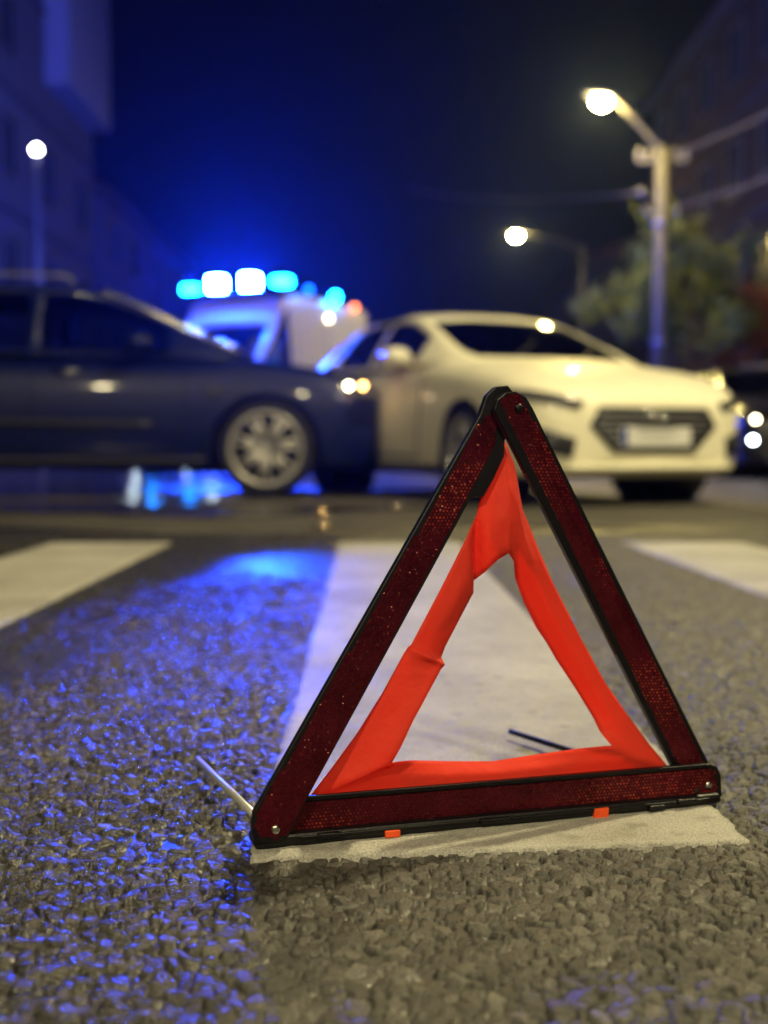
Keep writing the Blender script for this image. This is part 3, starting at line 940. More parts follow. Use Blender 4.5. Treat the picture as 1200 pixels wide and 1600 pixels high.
    def patch(s, name, corners, axis, mt, off=.006, nu=10, nv=5, cab=False, parent=None, sy=1):
        """thin raised panel hugging the shell. corners: four 2-D points; axis 'x' = seen from the front (y, z), 'r' = rear (y, z), 'y' = side (t, z)"""
        vs, fs = [], []
        cr = [Vector(q) for q in corners]
        for j in range(nv + 1):
            for i in range(nu + 1):
                a, b = i / nu, j / nv
                q = cr[0].lerp(cr[1], a).lerp(cr[3].lerp(cr[2], a), b)
                if axis == 'x': o, d = (1.0, q.x, q.y), (-1, 0, 0)
                elif axis == 'r': o, d = (-s.p['L'] - 1, q.x, q.y), (1, 0, 0)
                else: o, d = (-q.x, sy * 3.0, q.y), (0, -sy, 0)
                h = s.hit(o, d, cab)
                if h[0] is None: vs.append(None)
                else: vs.append(h[0] - Vector(d) * off)
        w = nu + 1
        good = [(j*w+i, j*w+i+1, (j+1)*w+i+1, (j+1)*w+i) for j in range(nv) for i in range(nu)]
        good = [f for f in good if all(vs[q] is not None for q in f)]
        if not good: return None
        mp = {}
        for f in good:
            for q in f: mp.setdefault(q, len(mp))
        ov = [None] * len(mp)
        for q, i in mp.items(): ov[i] = vs[q]
        o = mk(name, ov, [tuple(mp[q] for q in f) for f in good], mt, parent or s.r, True)
        bm = bmesh.new(); bm.from_mesh(o.data); bmesh.ops.recalc_face_normals(bm, faces=bm.faces[:]); bm.to_mesh(o.data); bm.free()
        m = o.modifiers.new('t', 'SOLIDIFY'); m.thickness = off * 1.6; m.offset = 0
        return o

    def wheel(s, t, sy, steer=0.0):
        p = s.p; r = p['wr']; wd = p.get('ww', .205)
        hub = MB().lathe([(0, -wd * .30), (r * .70, -wd * .30), (r * .70, wd * .16), (0, wd * .16)], 28, (0, 0, 0), 'y').build('wheel', M['plastic_black'], s.r, True)
        hub.location = (-t, sy * (s.hw - wd / 2 - .015), r)
        hub.rotation_euler = (0, 0, (0 if sy > 0 else math.pi) + steer)
        q = wd / 2
        MB().lathe([(r*.76, -q*.9), (r*.84, -q), (r*.93, -q*.97), (r*.985, -q*.82), (r, -q*.5), (r, q*.5), (r*.985, q*.82), (r*.93, q*.97), (r*.84, q), (r*.76, q*.9), (r*.74, 0), (r*.76, -q*.9)], 44, (0, 0, 0), 'y').build('tyre', M['rubber'], hub, True)
        MB().lathe([(r*.67, q*.45), (r*.70, q*.86), (r*.775, q*.95), (r*.79, q*.80), (r*.74, q*.35), (r*.67, q*.45)], 44, (0, 0, 0), 'y').build('rim', M['alloy'], hub, True)
        mb = MB(); n = p.get('spokes', 5)
        for k in range(n):
            an = 2 * math.pi * k / n + .3
            for da in (-.13, .13):
                c0 = Vector((math.cos(an + da * 1.6) * r*.12, q*.70, math.sin(an + da * 1.6) * r*.12)); c1 = Vector((math.cos(an + da) * r*.71, q*.66, math.sin(an + da) * r*.71))
                mb.tube([c0, c0.lerp(c1, .5) + Vector((0, .008, 0)), c1], [r*.075, r*.06, r*.055], 6)
        mb.lathe([(0, q*.86), (r*.10, q*.84), (r*.15, q*.76), (r*.16, q*.5)], 20, (0, 0, 0), 'y')
        mb.build('spokes', M['alloy'], hub, True)
        return hub

    def mirrors(s, t, z, y=None, size=.12, mt=None):
        for sy in (-1, 1):
            yy = (y or s.hw * .93)
            mb = MB()
            pr = [(0, 0), (.5, .05), (.85, .3), (1, .7), (.8, 1), (0, 1)]
            o = Vector((-t, sy * (yy + .12), z))
            vs, fs = [], []
            prof = [(-.06, .55), (-.03, .95), (.02, 1.0), (.07, .8), (.10, .35)]
            for (dx, k) in prof:
                for a in range(10):
                    th = 2 * math.pi * a / 10
                    vs.append(o + Vector((dx, math.cos(th) * size * k, math.sin(th) * size * .62 * k)))
            for i in range(len(prof) - 1):
                for a in range(10): fs.append((i*10+a, i*10+(a+1) % 10, (i+1)*10+(a+1) % 10, (i+1)*10+a))
            fs.append(tuple(range(10))); fs.append(tuple(range(40, 50)))
            mb.add(vs, fs)
            mb.tube([o + Vector((0, -sy * .16, -.06)), o + Vector((0, -sy * .04, -.02))], .022, 6)
            mb.build('mirror', mt or s.p['paint'], s.r, True)

    def line(s, name, pts, sy, r=.005, cab=False, mt=None):
        """panel gap following the shell on the side: points (t, z)"""
        P = []
        for i in range(len(pts) - 1):
            a, b = Vector(pts[i]), Vector(pts[i + 1])
            for k in range(6):
                q = a.lerp(b, k / 5)
                h = s.hit((-q.x, sy * 3, q.y), (0, -sy, 0), cab)
                if h[0] is not None: P.append(h[0] + Vector((0, sy * .001, 0)))
        if len(P) > 2: 
            mb = MB(); mb.tube(P, r, 5); mb.build(name, mt or M['seam'], s.r)


def hatch_params(paint, W_=1.80, L_=4.30, HT=1.44):
    return dict(paint=paint, W=W_, L=L_, wr=.322, axles=(.88, 3.50), crown=.035, glass=M['glass_dark'],
        top=[(0, .60), (.03, .66), (.10, .715), (.35, .815), (.75, .895), (1.15, .955), (1.35, .985), (1.7, .97), (2.6, .98), (3.4, 1.0), (4.0, 1.02), (4.22, .96), (4.30, .85)],
        bottom=[(0, .24), (.06, .19), (.3, .17), (.6, .17), (3.7, .18), (4.1, .22), (4.30, .36)],
        plan=[(0, .58), (.03, .70), (.10, .82), (.22, .91), (.45, .965), (.9, .99), (1.6, 1.0), (3.0, 1.0), (3.7, .975), (4.05, .93), (4.22, .86), (4.30, .74)],
        cab=dict(roof=[(1.12, .985), (1.25, 1.03), (1.6, 1.19), (1.95, 1.335), (2.15, 1.40), (2.5, HT - .005), (2.9, HT), (3.4, HT - .045), (3.80, HT - .13), (4.0, 1.20), (4.18, 1.04)],
                 belt=[(1.12, .955), (1.6, .955), (2.6, .97), (3.6, 1.0), (4.18, 1.01)],
                 belt_w=[(1.12, .70), (1.35, .80), (1.7, .84), (2.6, .85), (3.6, .83), (4.0, .78), (4.18, .70)],
                 roof_w=[(1.12, .66), (1.35, .71), (1.8, .66), (2.3, .60), (3.0, .585), (3.6, .575), (4.0, .60), (4.18, .64)],
                 side=[(1.72, 2.48), (2.56, 3.30), (3.36, 3.62)], front=(1.16, 1.96), rear=(3.80, 4.14), seats=(2.45, 3.35)))


def finish_hatch(C, lit=None, plate_back=False, detail=True):
    s = C; p = s.p
    # grille with slats, hexagonal outline
    s.patch('grille', [(-.40, .615), (.40, .615), (.47, .50), (-.47, .50)], 'x', M['plastic_black'], .007, 14, 4)
    s.patch('grille', [(-.47, .50), (.47, .50), (.30, .335), (-.30, .335)], 'x', M['plastic_black'], .007, 14, 4)
    for k in range(6):
        z = .36 + k * .042
        hw = .30 + (.17 * (z - .335) / .165 if z < .5 else .17 - .07 * (z - .5) / .115)
        s.patch('grille_slat', [(-hw * .92, z + .006), (hw * .92, z + .006), (hw * .92, z - .006), (-hw * .92, z - .006)], 'x', M['steel'], .013, 14, 1)
    for sy in (-1, 1):
        # slim swept-back head lamps
        hl = s.patch('headlight', [(sy * .50, .645), (sy * .84, .735), (sy * .86, .675), (sy * .54, .595)], 'x', M['lamp_glass'], .008, 12, 4)
        if lit and hl:
            h = s.hit((1, sy * .66, .655), (-1, 0, 0))
            if h[0]:
                MB().lathe([(0, .03), (.025, .028), (.034, .012), (.036, 0)], 14, h[0], 'x').build('bulb', lit, hl, True)
        # lower intakes with fog lamps
        s.patch('air_intake', [(sy * .56, .42), (sy * .80, .50), (sy * .82, .36), (sy * .58, .30)], 'x', M['plastic_black'], .007, 8, 5)
        h = s.hit((1, sy * .69, .395), (-1, 0, 0))
        if h[0]: MB().lathe([(0, .022), (.035, .02), (.045, .008), (.046, 0)], 16, h[0], 'x').build('fog_lamp', M['lamp_glass'], s.r, True)
        s.patch('tail_light', [(sy * .50, .98), (sy * .80, .96), (sy * .80, .86), (sy * .50, .90)], 'r', M['red_paint'], .008, 8, 3)
        # door seams, handles, sill
        s.line('door_seam', [(1.52, .93), (1.50, .60), (1.58, .30)], sy)
        s.line('door_seam', [(2.52, .95), (2.52, .32)], sy)
        s.line('door_seam', [(3.34, .97), (3.22, .70), (3.05, .34)], sy)
        s.line('door_seam', [(1.58, .30), (3.05, .34)], sy)
        for (t, z) in ((2.32, .85), (3.12, .88)):
            h = s.hit((-t, sy * 3, z), (0, -sy, 0))
            if h[0]:
                a = h[0]; MB().tube([a + Vector((.09, sy * .012, 0)), a + Vector((.05, sy * .035, 0)), a + Vector((-.05, sy * .035, 0)), a + Vector((-.09, sy * .012, 0))], .012, 6).build('door_handle', p['paint'], s.r, True)
        s.patch('sill', [(1.30, .245), (3.08, .245), (3.08, .185), (1.30, .185)], 'y', M['plastic_black'], .006, 16, 2, sy=sy)
        MB().tube([(-2.3, sy * .62, HTOP(s, 2.3)), (-2.9, sy * .60, HTOP(s, 2.9))], .008, 5).build('roof_trim', M['plastic_black'], s.r)
    s.patch('lower_lip', [(-.62, .262), (.62, .262), (.62, .215), (-.62, .215)], 'x', p['paint'], .016, 16, 2)
    # number plate with a blue band, emblem ring above it
    h = s.hit((1, 0, .43), (-1, 0, 0))[0]
    x = h.x + .014
    pl = MB().box((x, -.26, .375), (x + .008, .26, .49)).build('number_plate', M['plate'], s.r, False, .004)
    MB().box((x + .0085, -.255, .38), (x + .0095, -.215, .485)).build('blue_band', M['plate_blue'], pl)
    h = s.hit((1, 0, .57), (-1, 0, 0))[0]
    mb = MB()
    ring = [Vector((h.x + .02, math.cos(a) * .075, .565 + math.sin(a) * .038)) for a in np.linspace(0, 2 * math.pi, 25)]
    mb.tube(ring, .007, 6, False)
    for dy in (-.028, .028): mb.tube([(h.x + .02, dy - .008, .54), (h.x + .02, dy + .008, .592)], .007, 6)
    mb.tube([(h.x + .02, -.028, .562), (h.x + .02, .028, .570)], .007, 6)
    mb.build('emblem', M['chrome'], s.r, True)
    for dy in (-.3, .25): MB().tube([(-1.18, dy, 1.00), (-1.42, dy + .28, 1.125), (-1.50, dy + .33, 1.165)], .009, 5).build('wiper', M['plastic_black'], s.r)


def HTOP(s, t):
    h = s.cbvh.ray_cast(Vector((-t, .60, 3)), Vector((0, 0, -1)))
    return (h[0].z if h[0] else 1.4) + .004


def hatchback(name, loc, heading, paint, label, cat, group=None, lit=None, steer=0.0, W_=1.80):
    r = empty(name, loc, heading)
    tag(r, label, cat, group)
    s = Car(r, hatch_params(paint, W_))
    s.body(); s.cab()
    for t in s.p['axles']:
        for sy in (-1, 1): s.wheel(t, sy, steer if t < 1 else 0)
    s.mirrors(1.78, 1.02)
    finish_hatch(s, lit)
    return s


# white hatchback, nose turned towards the crossing
WH = Vector((math.sin(math.radians(23.5)), -math.cos(math.radians(23.5)), 0))
white = hatchback('white_car', (1.67, 7.15, -.013), math.atan2(WH.y, WH.x), M['paint_white'], 'white hatchback with a dark grille, struck in its side by the dark estate', 'car')
s = white
# thin black patches on the struck doors
for (t, z, w, h_) in ((2.75, .62, .34, .10), (2.95, .48, .25, .06)):
    s.patch('door_patch', [(t - w, z + h_), (t + w, z + h_ * .6), (t + w, z - h_ * .5), (t - w, z - h_)], 'y', M['plastic_black'], .003, 8, 3, sy=-1)

# dark estate, side-on
def estate_params(paint):
    HT = 1.63
    return dict(paint=paint, W=1.86, L=4.75, wr=.358, axles=(.92, 3.72), crown=.03, glass=M['glass'], spokes=7, arch=.055,
        top=[(0, .66), (.03, .74), (.10, .80), (.35, .92), (.8, 1.0), (1.0, 1.03), (1.25, 1.05), (1.6, 1.03), (2.8, 1.04), (3.8, 1.06), (4.5, 1.08), (4.68, 1.02), (4.75, .9)],
        bottom=[(0, .28), (.06, .23), (.3, .20), (.6, .20), (4.1, .21), (4.5, .26), (4.75, .40)],
        plan=[(0, .60), (.03, .72), (.10, .84), (.22, .92), (.45, .97), (.9, .99), (1.6, 1.0), (3.2, 1.0), (4.1, .985), (4.5, .95), (4.68, .88), (4.75, .78)],
        cab=dict(roof=[(1.02, 1.06), (1.16, 1.11), (1.53, 1.30), (1.90, 1.48), (2.12, 1.565), (2.5, HT - .005), (3.1, HT), (3.9, HT - .025), (4.35, HT - .07), (4.5, 1.40), (4.66, 1.14)],
                 belt=[(1.02, 1.02), (1.5, 1.03), (2.8, 1.04), (3.9, 1.06), (4.66, 1.08)],
                 belt_w=[(1.02, .72), (1.25, .82), (1.6, .87), (2.8, .885), (3.9, .87), (4.4, .83), (4.66, .74)],
                 roof_w=[(1.02, .68), (1.25, .74), (1.7, .69), (2.2, .635), (3.2, .62), (4.0, .61), (4.4, .62), (4.66, .66)],
                 side=[(1.66, 2.56), (2.66, 3.50), (3.60, 4.25)], front=(1.06, 2.06), rear=(4.36, 4.62), seats=(2.6, 3.55)))


SUV_YAW = math.radians(4)
er = empty('dark_estate_car', (-.02, 9.50, -.013), SUV_YAW)
tag(er, 'dark blue estate car seen side-on, its nose pushed into the white car', 'car')
s = Car(er, estate_params(M['paint_dark']))
s.body(); s.cab()
for sy in (-1, 1):
    hl = s.patch('headlight', [(sy * .42, .80), (sy * .84, .86), (sy * .85, .74), (sy * .46, .70)], 'x', M['lamp_glass'], .008, 12, 4)
    s.patch('side_headlight', [(.16, .86), (.42, .88), (.36, .79), (.16, .75)], 'y', M['lamp_glass'], .007, 6, 4, sy=sy)
    s.line('door_seam', [(1.52, 1.0), (1.50, .62), (1.62, .33)], sy)
    s.line('door_seam', [(2.61, 1.0), (2.61, .34)], sy)
    s.line('door_seam', [(3.62, 1.03), (3.48, .72), (3.28, .36)], sy)
    s.line('door_seam', [(1.62, .33), (3.28, .36)], sy)
    for (t, z) in ((2.36, .92), (3.28, .94)):
        h = s.hit((-t, sy * 3, z), (0, -sy, 0))
        if h[0]:
            a = h[0]; MB().tube([a + Vector((.10, sy * .012, 0)), a + Vector((.05, sy * .04, 0)), a + Vector((-.05, sy * .04, 0)), a + Vector((-.10, sy * .012, 0))], .013, 6).build('door_handle', M['chrome'], s.r, True)
    s.patch('sill', [(1.36, .29), (3.26, .29), (3.26, .215), (1.36, .215)], 'y', M['plastic_black'], .008, 16, 2, sy=sy)
    s.patch('rubbing_strip', [(1.75, .56), (3.2, .58), (3.2, .53), (1.75, .51)], 'y', M['plastic_black'], .008, 16, 1, sy=sy)
    s.patch('marker_lamp', [(1.25, .80), (1.36, .80), (1.36, .765), (1.25, .765)], 'y', M['lamp_glass'], .006, 3, 1, sy=sy)
    mb = MB(); mb.tube([(-2.35, sy * .60, 1.60), (-2.42, sy * .60, 1.655), (-3.4, sy * .59, 1.67), (-4.1, sy * .58, 1.645), (-4.18, sy * .58, 1.59)], .014, 6)
    mb.build('roof_rail', M['steel'], s.r, True)
s.patch('grille', [(-.40, .74), (.40, .74), (.36, .55), (-.36, .55)], 'x', M['plastic_black'], .008, 12, 5)
s.patch('lower_grille', [(-.60, .45), (.60, .45), (.55, .33), (-.55, .33)], 'x', M['plastic_black'], .008, 12, 4)
s.mirrors(1.84, 1.12, .92, .125)
for dy in (-.3, .25): MB().tube([(-1.10, dy, 1.10), (-1.34, dy + .28, 1.225), (-1.42, dy + .33, 1.265)], .009, 5).build('wiper', M['plastic_black'], s.r)
for sy in (-1, 1):  # chrome tube added along the screen edge to catch beacon glints
    pts = []
    for t in np.linspace(1.10, 2.20, 14):
        h = s.cbvh.ray_cast(Vector((-t, sy * (hermite(s.p['cab']['roof_w'])(t) - .03), 3)), Vector((0, 0, -1)))[0]
        if h: pts.append(h + Vector((0, sy * .01, .006)))
    MB().tube(pts, .026, 10).build('glint_tube', M['chrome'], s.r, True)
# crumple: nothing of the nose goes past the flank of the white car
bpy.context.view_layer.update()
mw = er.matrix_world; mi = mw.inverted()
side_n = Vector((-WH.y * -1, WH.x * -1, 0))
side_n = Vector((WH.y, -WH.x, 0))              # the white car's right-hand side points this way
side_p = Vector((1.67, 7.15, 0)) + side_n * (.90 + .015)
adir = (mw.to_3x3() @ Vector((1, 0, 0)))
for o in er.children:
    if o.type != 'MESH': continue
    for v in o.data.vertices:
        wv = mw @ v.co
        d = (wv - side_p).dot(side_n)
        crumple = .05 * mnoise.noise(Vector((wv.x * 5, wv.y * 5, wv.z * 6)))
        lim = max(0, crumple)
        if d < lim and v.co.x > -1.5:
            wv = wv + adir * ((lim - d) / side_n.dot(adir))
            v.co = mi @ wv
        elif d < lim + .35 and v.co.x > -.9 and v.co.z > .5:
            v.co.z += .03 * mnoise.noise(Vector((wv.x * 9, wv.y * 9, 3.1))) * (1 - (d - lim) / .35)
    o.data.update()
for t in s.p['axles']:
    for sy in (-1, 1): s.wheel(t, sy)
# lit side lamp and indicator left on at the crushed corner
for (u, v, mm, nm) in ((545, 603, 'warm_small', 'side_lamp'), (567, 603, 'amber_small', 'indicator')):
    P_ = at(u, v, 8.50)
    q = mi @ P_
    MB().lathe([(0, -.022), (.016, -.018), (.021, 0), (.016, .018), (0, .022)], 12, q, 'y').build(nm, M[mm], er, True)

# ---------------------------------------------------------------- ambulance
def van_params():
    return dict(paint=M['van_white'], W=2.04, L=5.2, wr=.345, axles=(.95, 4.1), crown=.02, glass=M['glass_dark'], ns=40,
        top=[(0, .86), (.03, .95), (.10, 1.02), (.35, 1.12), (.75, 1.24), (1.0, 1.30), (1.4, 1.30), (5.0, 1.32), (5.2, 1.30)],
        bottom=[(0, .34), (.06, .28), (.3, .26), (4.8, .30), (5.2, .42)],
        plan=[(0, .70), (.03, .80), (.10, .88), (.22, .94), (.5, .975), (1.2, 1.0), (5.0, 1.0), (5.15, .99), (5.2, .97)],
        cab=dict(roof=[(.78, 1.30), (.95, 1.50), (1.30, 1.95), (1.55, 2.25), (1.70, 2.42), (1.78, 2.62), (1.95, 2.82), (2.3, 2.93), (3.5, 2.97), (5.0, 2.93), (5.14, 2.82), (5.2, 2.40)],
                 belt=[(.78, 1.27), (1.2, 1.28), (5.2, 1.29)],
                 belt_w=[(.78, .82), (1.0, .92), (1.4, .98), (1.8, 1.0), (5.1, 1.0), (5.2, .98)],
                 roof_w=[(.78, .80), (1.0, .86), (1.4, .86), (1.8, .86), (2.3, .90), (5.0, .90), (5.2, .88)],
                 side=[(1.28, 2.02)], front=(.84, 1.66), rear=None, seats=(2.0,)))


AY = math.radians(24)
AH = Vector((-math.sin(AY), -math.cos(AY), 0))
ar = empty('ambulance', (-3.22, 17.5, -.013), math.atan2(AH.y, AH.x))
tag(ar, 'white ambulance with flashing blue lights behind the two crashed cars', 'ambulance')
s = Car(ar, van_params())
s.body(); s.cab()
for t in s.p['axles']:
    for sy in (-1, 1): s.wheel(t, sy)
s.mirrors(1.18, 1.42, 1.02, .16, M['plastic_black'])
s.patch('grille', [(-.50, .86), (.50, .86), (.46, .66), (-.46, .66)], 'x', M['plastic_black'], .008, 12, 4)
s.patch('bumper', [(-.80, .58), (.80, .58), (.80, .36), (-.80, .36)], 'x', M['plastic_black'], .010, 14, 4)
for sy in (-1, 1):
    hl = s.patch('headlight', [(sy * .62, .98), (sy * .90, 1.02), (sy * .92, .76), (sy * .62, .72)], 'x', M['lamp_glass'], .008, 8, 6)
    h = s.hit((1, sy * .72, .82), (-1, 0, 0))[0]
    MB().lathe([(0, .03), (.04, .028), (.055, .012), (.058, 0)], 16, h, 'x').build('bulb', M['head_lamp'], hl, True)
    h = s.hit((1, sy * .34, .76), (-1, 0, 0))[0]
    MB().box(h + Vector((.01, -.06, -.03)), h + Vector((.03, .06, .03))).build('grille_strobe', M['beacon_side'], s.r)
    s.patch('red_band', [(1.2, 1.12), (5.0, 1.14), (5.0, .96), (1.2, .94)], 'y', M['red_paint'], .004, 20, 2, sy=sy)
    s.patch('red_chevron', [(2.5, 1.72), (3.1, 1.72), (2.9, 1.48), (2.3, 1.48)], 'y', M['red_paint'], .004, 6, 3, cab=True, sy=sy)
    s.patch('red_chevron', [(3.5, 1.72), (4.1, 1.72), (3.9, 1.48), (3.3, 1.48)], 'y', M['red_paint'], .004, 6, 3, cab=True, sy=sy)
    s.line('door_seam', [(1.24, 1.26), (1.24, .5)], sy); s.line('door_seam', [(2.06, 1.26), (2.06, .5)], sy)
    s.line('door_seam', [(2.2, 2.5), (2.2, 1.35)], sy, cab=True); s.line('door_seam', [(3.3, 2.5), (3.3, 1.35)], sy, cab=True)
s.patch('red_band', [(-.7, 1.12), (.7, 1.12), (.7, 1.00), (-.7, 1.00)], 'x', M['red_paint'], .005, 12, 2)
# glowing pale panel and red bag behind the windscreen
bk = MB().box((-2.32, -.75, 1.33), (-2.28, .75, 2.3)).build('bulkhead', M['seat'], ar)
MB().box((-2.275, .08, 1.72), (-2.265, .60, 2.20)).build('bulkhead_panel', M['panel_glow'], bk)
MB().box((-2.25, .22, 1.62), (-2.12, .56, 1.90)).build('red_bag', M['red_paint'], ar, False, .03)
# roof light bar
lb = MB().box((-2.05, -.98, 2.84), (-1.80, .98, 2.965)).build('light_bar', M['plastic_black'], ar, False, .01)
for (y, w, h0, h1, mm) in ((-.88, .10, 2.97, 3.08, 'beacon_side'), (-.37, .10, 2.97, 3.19, 'beacon'), (.27, .10, 2.97, 3.19, 'beacon'), (.86, .12, 3.01, 3.12, 'beacon_side')):
    MB().box((-2.02, y - w, h0), (-1.80, y + w, h1)).build('beacon', M[mm], lb, False)
bpy.context.view_layer.update()
for (t, z, r_, mm, nm) in ((2.75, 3.02, .055, 'beacon_dim', 'roof_beacon'), (3.75, 3.02, .07, 'beacon_side', 'roof_beacon'), (4.55, 2.93, .05, 'amber', 'marker_light'), (3.45, 2.62, .03, 'warm_small', 'scene_light')):
    h = s.cbvh.ray_cast(Vector((-t, 3, min(z, 2.9))), Vector((0, -1, 0)))[0] or Vector((-t, .9, z))
    MB().lathe([(r_, -r_ * .6), (r_, r_ * .4), (r_ * .7, r_), (0, r_ * 1.15)], 14, (h.x, h.y + .01, z), 'z').build(nm, M[mm], ar, True)

# ---------------------------------------------------------------- mirror bowls added to glint on the road
M['bowl'] = mat('bowl', (.85, .62, .40), .06, 1.0, .5, 0, .05)
for (u, v, r_, tl, lab) in ((503, 799, .052, .3, 'added mirror bowl glinting on the road below the crushed corner'), (504, 824, .046, -.4, 'added mirror bowl lying nearest the crossing below the crash'),
                      (243, 776, .04, .5, 'small added mirror bowl on the wet road in front of the estate sill'), (612, 790, .04, .1, 'added mirror bowl on the road before the struck white door')):
    g_ = G(u, v)
    mb = MB(); vs, fs = [], []
    for i in range(6):
        ph = i / 5 * 1.25
        for k in range(14):
            a = 2 * math.pi * k / 14
            rr = r_ * (1 + .10 * math.sin(3 * a + u) * (i == 5))
            vs.append((rr * math.sin(ph) * math.cos(a), rr * math.sin(ph) * math.sin(a), rr * math.cos(ph) - r_ * math.cos(1.25)))
    for i in range(5):
        for k in range(14): fs.append((i*14+k, i*14+(k+1) % 14, (i+1)*14+(k+1) % 14, (i+1)*14+k))
    o = mb.add(vs, fs).build('glint_bowl', M['bowl'], None, True)
    md = o.modifiers.new('t', 'SOLIDIFY'); md.thickness = .003
    o.location = (g_.x, g_.y, -.010); o.rotation_euler = (tl * .4, tl * .3, tl)
    tag(o, lab, 'glint bowl', 'added glint bowls on the road')

# ---------------------------------------------------------------- other cars
pc = hatchback('far_car', (-6.0, 31.0, -.013), math.radians(-90 + 11), M['paint_police'], 'far car added for its lit headlights mirrored in the wet road under the estate', 'car', lit=M['head_lamp'])  # unseen car, put in for its headlight reflections below the estate
dk = hatchback('parked_car', (4.84, 12.9, -.013), math.radians(-92), M['paint_black'], 'dark car with one lit lamp cut off by the picture edge beside the white car', 'car')
for (y, z, mm, nm) in ((-.66, .68, 'warm_small', 'side_lamp'), (-.69, .45, 'head_lamp', 'lit_lamp')):
    h = dk.hit((1, y, z), (-1, 0, 0))[0]
    MB().lathe([(0, .03), (.02, .028), (.028, .012), (.03, 0)], 14, h, 'x').build(nm, M[mm], dk.r, True)
sr = empty('parked_van', (6.35, 16.6, -.013), math.radians(-94))
tag(sr, 'silver car parked under the tree beyond the dark car', 'car')
p_ = estate_params(M['paint_silver'])
p_['cab']['roof'] = [(t, z + max(0, (z - 1.05)) * .22) for t, z in p_['cab']['roof']]
s = Car(sr, p_); s.body(); s.cab()
for t in s.p['axles']:
    for sy in (-1, 1): s.wheel(t, sy)
s.mirrors(2.02, 1.08, .92, .125)
for sy in (-1, 1): s.patch('headlight', [(sy * .42, .80), (sy * .84, .86), (sy * .85, .74), (sy * .46, .70)], 'x', M['lamp_glass'], .008, 12, 4)
s.patch('grille', [(-.40, .74), (.40, .74), (.36, .55), (-.36, .55)], 'x', M['plastic_black'], .008, 12, 5)

# ================================================================== STREET
M['paving'] = mat('paving', (.22, .21, .19), .8, 0, .3, 0, .2, 2, .3, 30)
for (nm, x0, x1, y0, y1, lb_) in (('pavement', 4.7, 40, 19.6, 100, 'raised pavement under the tree and the utility pole'), ('pavement', -40, -7.4, 20, 100, 'raised pavement along the blue lit building')):
    pv = MB().box((x0, y0, -.013), (x1, y1, .12)).build(nm, M['paving'], None, False, .02)
    tag(pv, lb_, kind='structure')
    for k in range(12):
        xx = (x0 if x0 > 0 else x1)
        MB().box((xx - .09 + (-.02 if x0 > 0 else .02), y0 + k * 1.0 + .005, -.012), (xx + .09 + (-.02 if x0 > 0 else .02), y0 + (k + 1) * 1.0 - .005, .128)).build('kerb_stone', M['concrete'], pv, False, .012)


def lamp_post(name, base, z_top, lamp, lens, label, r0=.17, r1=.12, pmat='concrete', head=True, lens_r=.16, cat='street lamp'):
    r = empty(name, base)
    tag(r, label, cat, 'street lamps')
    b = Vector(base); q = Vector(lamp) - b
    MB().tube([(0, 0, 0), (0, 0, z_top * .5), (0, 0, z_top)], [r0, (r0 + r1) / 2, r1], 14).build('post', M[pmat], r, True)
    MB().lathe([(r0 * 1.5, 0), (r0 * 1.5, .12), (r0 * 1.05, .3), (0, .3)], 14).build('post_foot', M[pmat], r, True)
    if head:
        d = Vector((q.x, q.y, 0)).normalized()
        e = q - d * .28 + Vector((0, 0, .08))
        MB().tube([(0, 0, z_top - .25), Vector((0, 0, z_top - .02)) + d * .02, Vector((0, 0, z_top)).lerp(e, .6) + Vector((0, 0, .02)), e], [.05, .05, .04, .03], 8).build('lamp_arm', M[pmat], r, True)
        # lamp head: flattened shell over the bowl
        mb = MB(); vs, fs = [], []
        prof = [(-.36, .03, .03), (-.30, .08, .06), (-.1, .15, .09), (.15, .17, .10), (.34, .12, .07), (.42, .03, .02)]
        sd = Vector((-d.y, d.x, 0))
        for (a, w, h) in prof:
            for k in range(12):
                th = 2 * math.pi * k / 12
                vs.append(q + d * a + sd * (w * math.cos(th)) + Vector((0, 0, .075 + (h if math.sin(th) > 0 else h * .3) * math.sin(th))))
        for i in range(len(prof) - 1):
            for k in range(12): fs.append((i*12+k, i*12+(k+1) % 12, (i+1)*12+(k+1) % 12, (i+1)*12+k))
        mb.add(vs, fs).build('lamp_head', M['post_dark'], r, True)
        MB().lathe([(lens_r, .03), (lens_r * .95, -.04), (lens_r * .7, -.09), (lens_r * .35, -.115), (0, -.12)], 14, q).build('lamp_lens', M[lens], r, True)
    else:
        MB().lathe([(0, lens_r), (lens_r * .7, lens_r * .7), (lens_r, 0), (lens_r * .7, -lens_r * .7), (.05, -lens_r)], 14, q).build('lamp_globe', M[lens], r, True)
        MB().lathe([(.06, -lens_r - .12), (.09, -lens_r - .02), (.05, -lens_r + .02)], 12, q).build('globe_collar', M['steel'], r, True)
    return r


PB = at(1031, 560, 22.0)
pole = lamp_post('street_lamp', (PB.x, 22.0, .12), 5.85, at(940, 158, 21.2), 'lens_warm', 'warm street lamp on a concrete utility pole with an insulator crossarm', .145, .118)
mb = MB().box((-.48, -.05, 5.58), (.48, .05, 5.68)).build('crossarm', M['concrete'], pole, False, .01)
for (x, z) in ((-.44, 5.69), (-.26, 5.69), (.26, 5.69), (.44, 5.69)):
    MB().lathe([(.02, 0), (.06, .02), (.045, .06), (.065, .09), (.04, .14), (0, .15)], 12, (x, 0, z)).build('insulator', M['ceramic'], pole, True)
for (x, z) in ((-.40, 4.98), (-.28, 4.62), (.28, 4.62)):
    MB().tube([(0, 0, z - .02), (x, -.02, z - .02)], .02, 6).build('bracket', M['steel'], pole)
    MB().lathe([(.02, 0), (.06, .02), (.045, .06), (.065, .09), (.04, .14), (0, .15)], 12, (x, -.02, z)).build('insulator', M['ceramic'], pole, True)
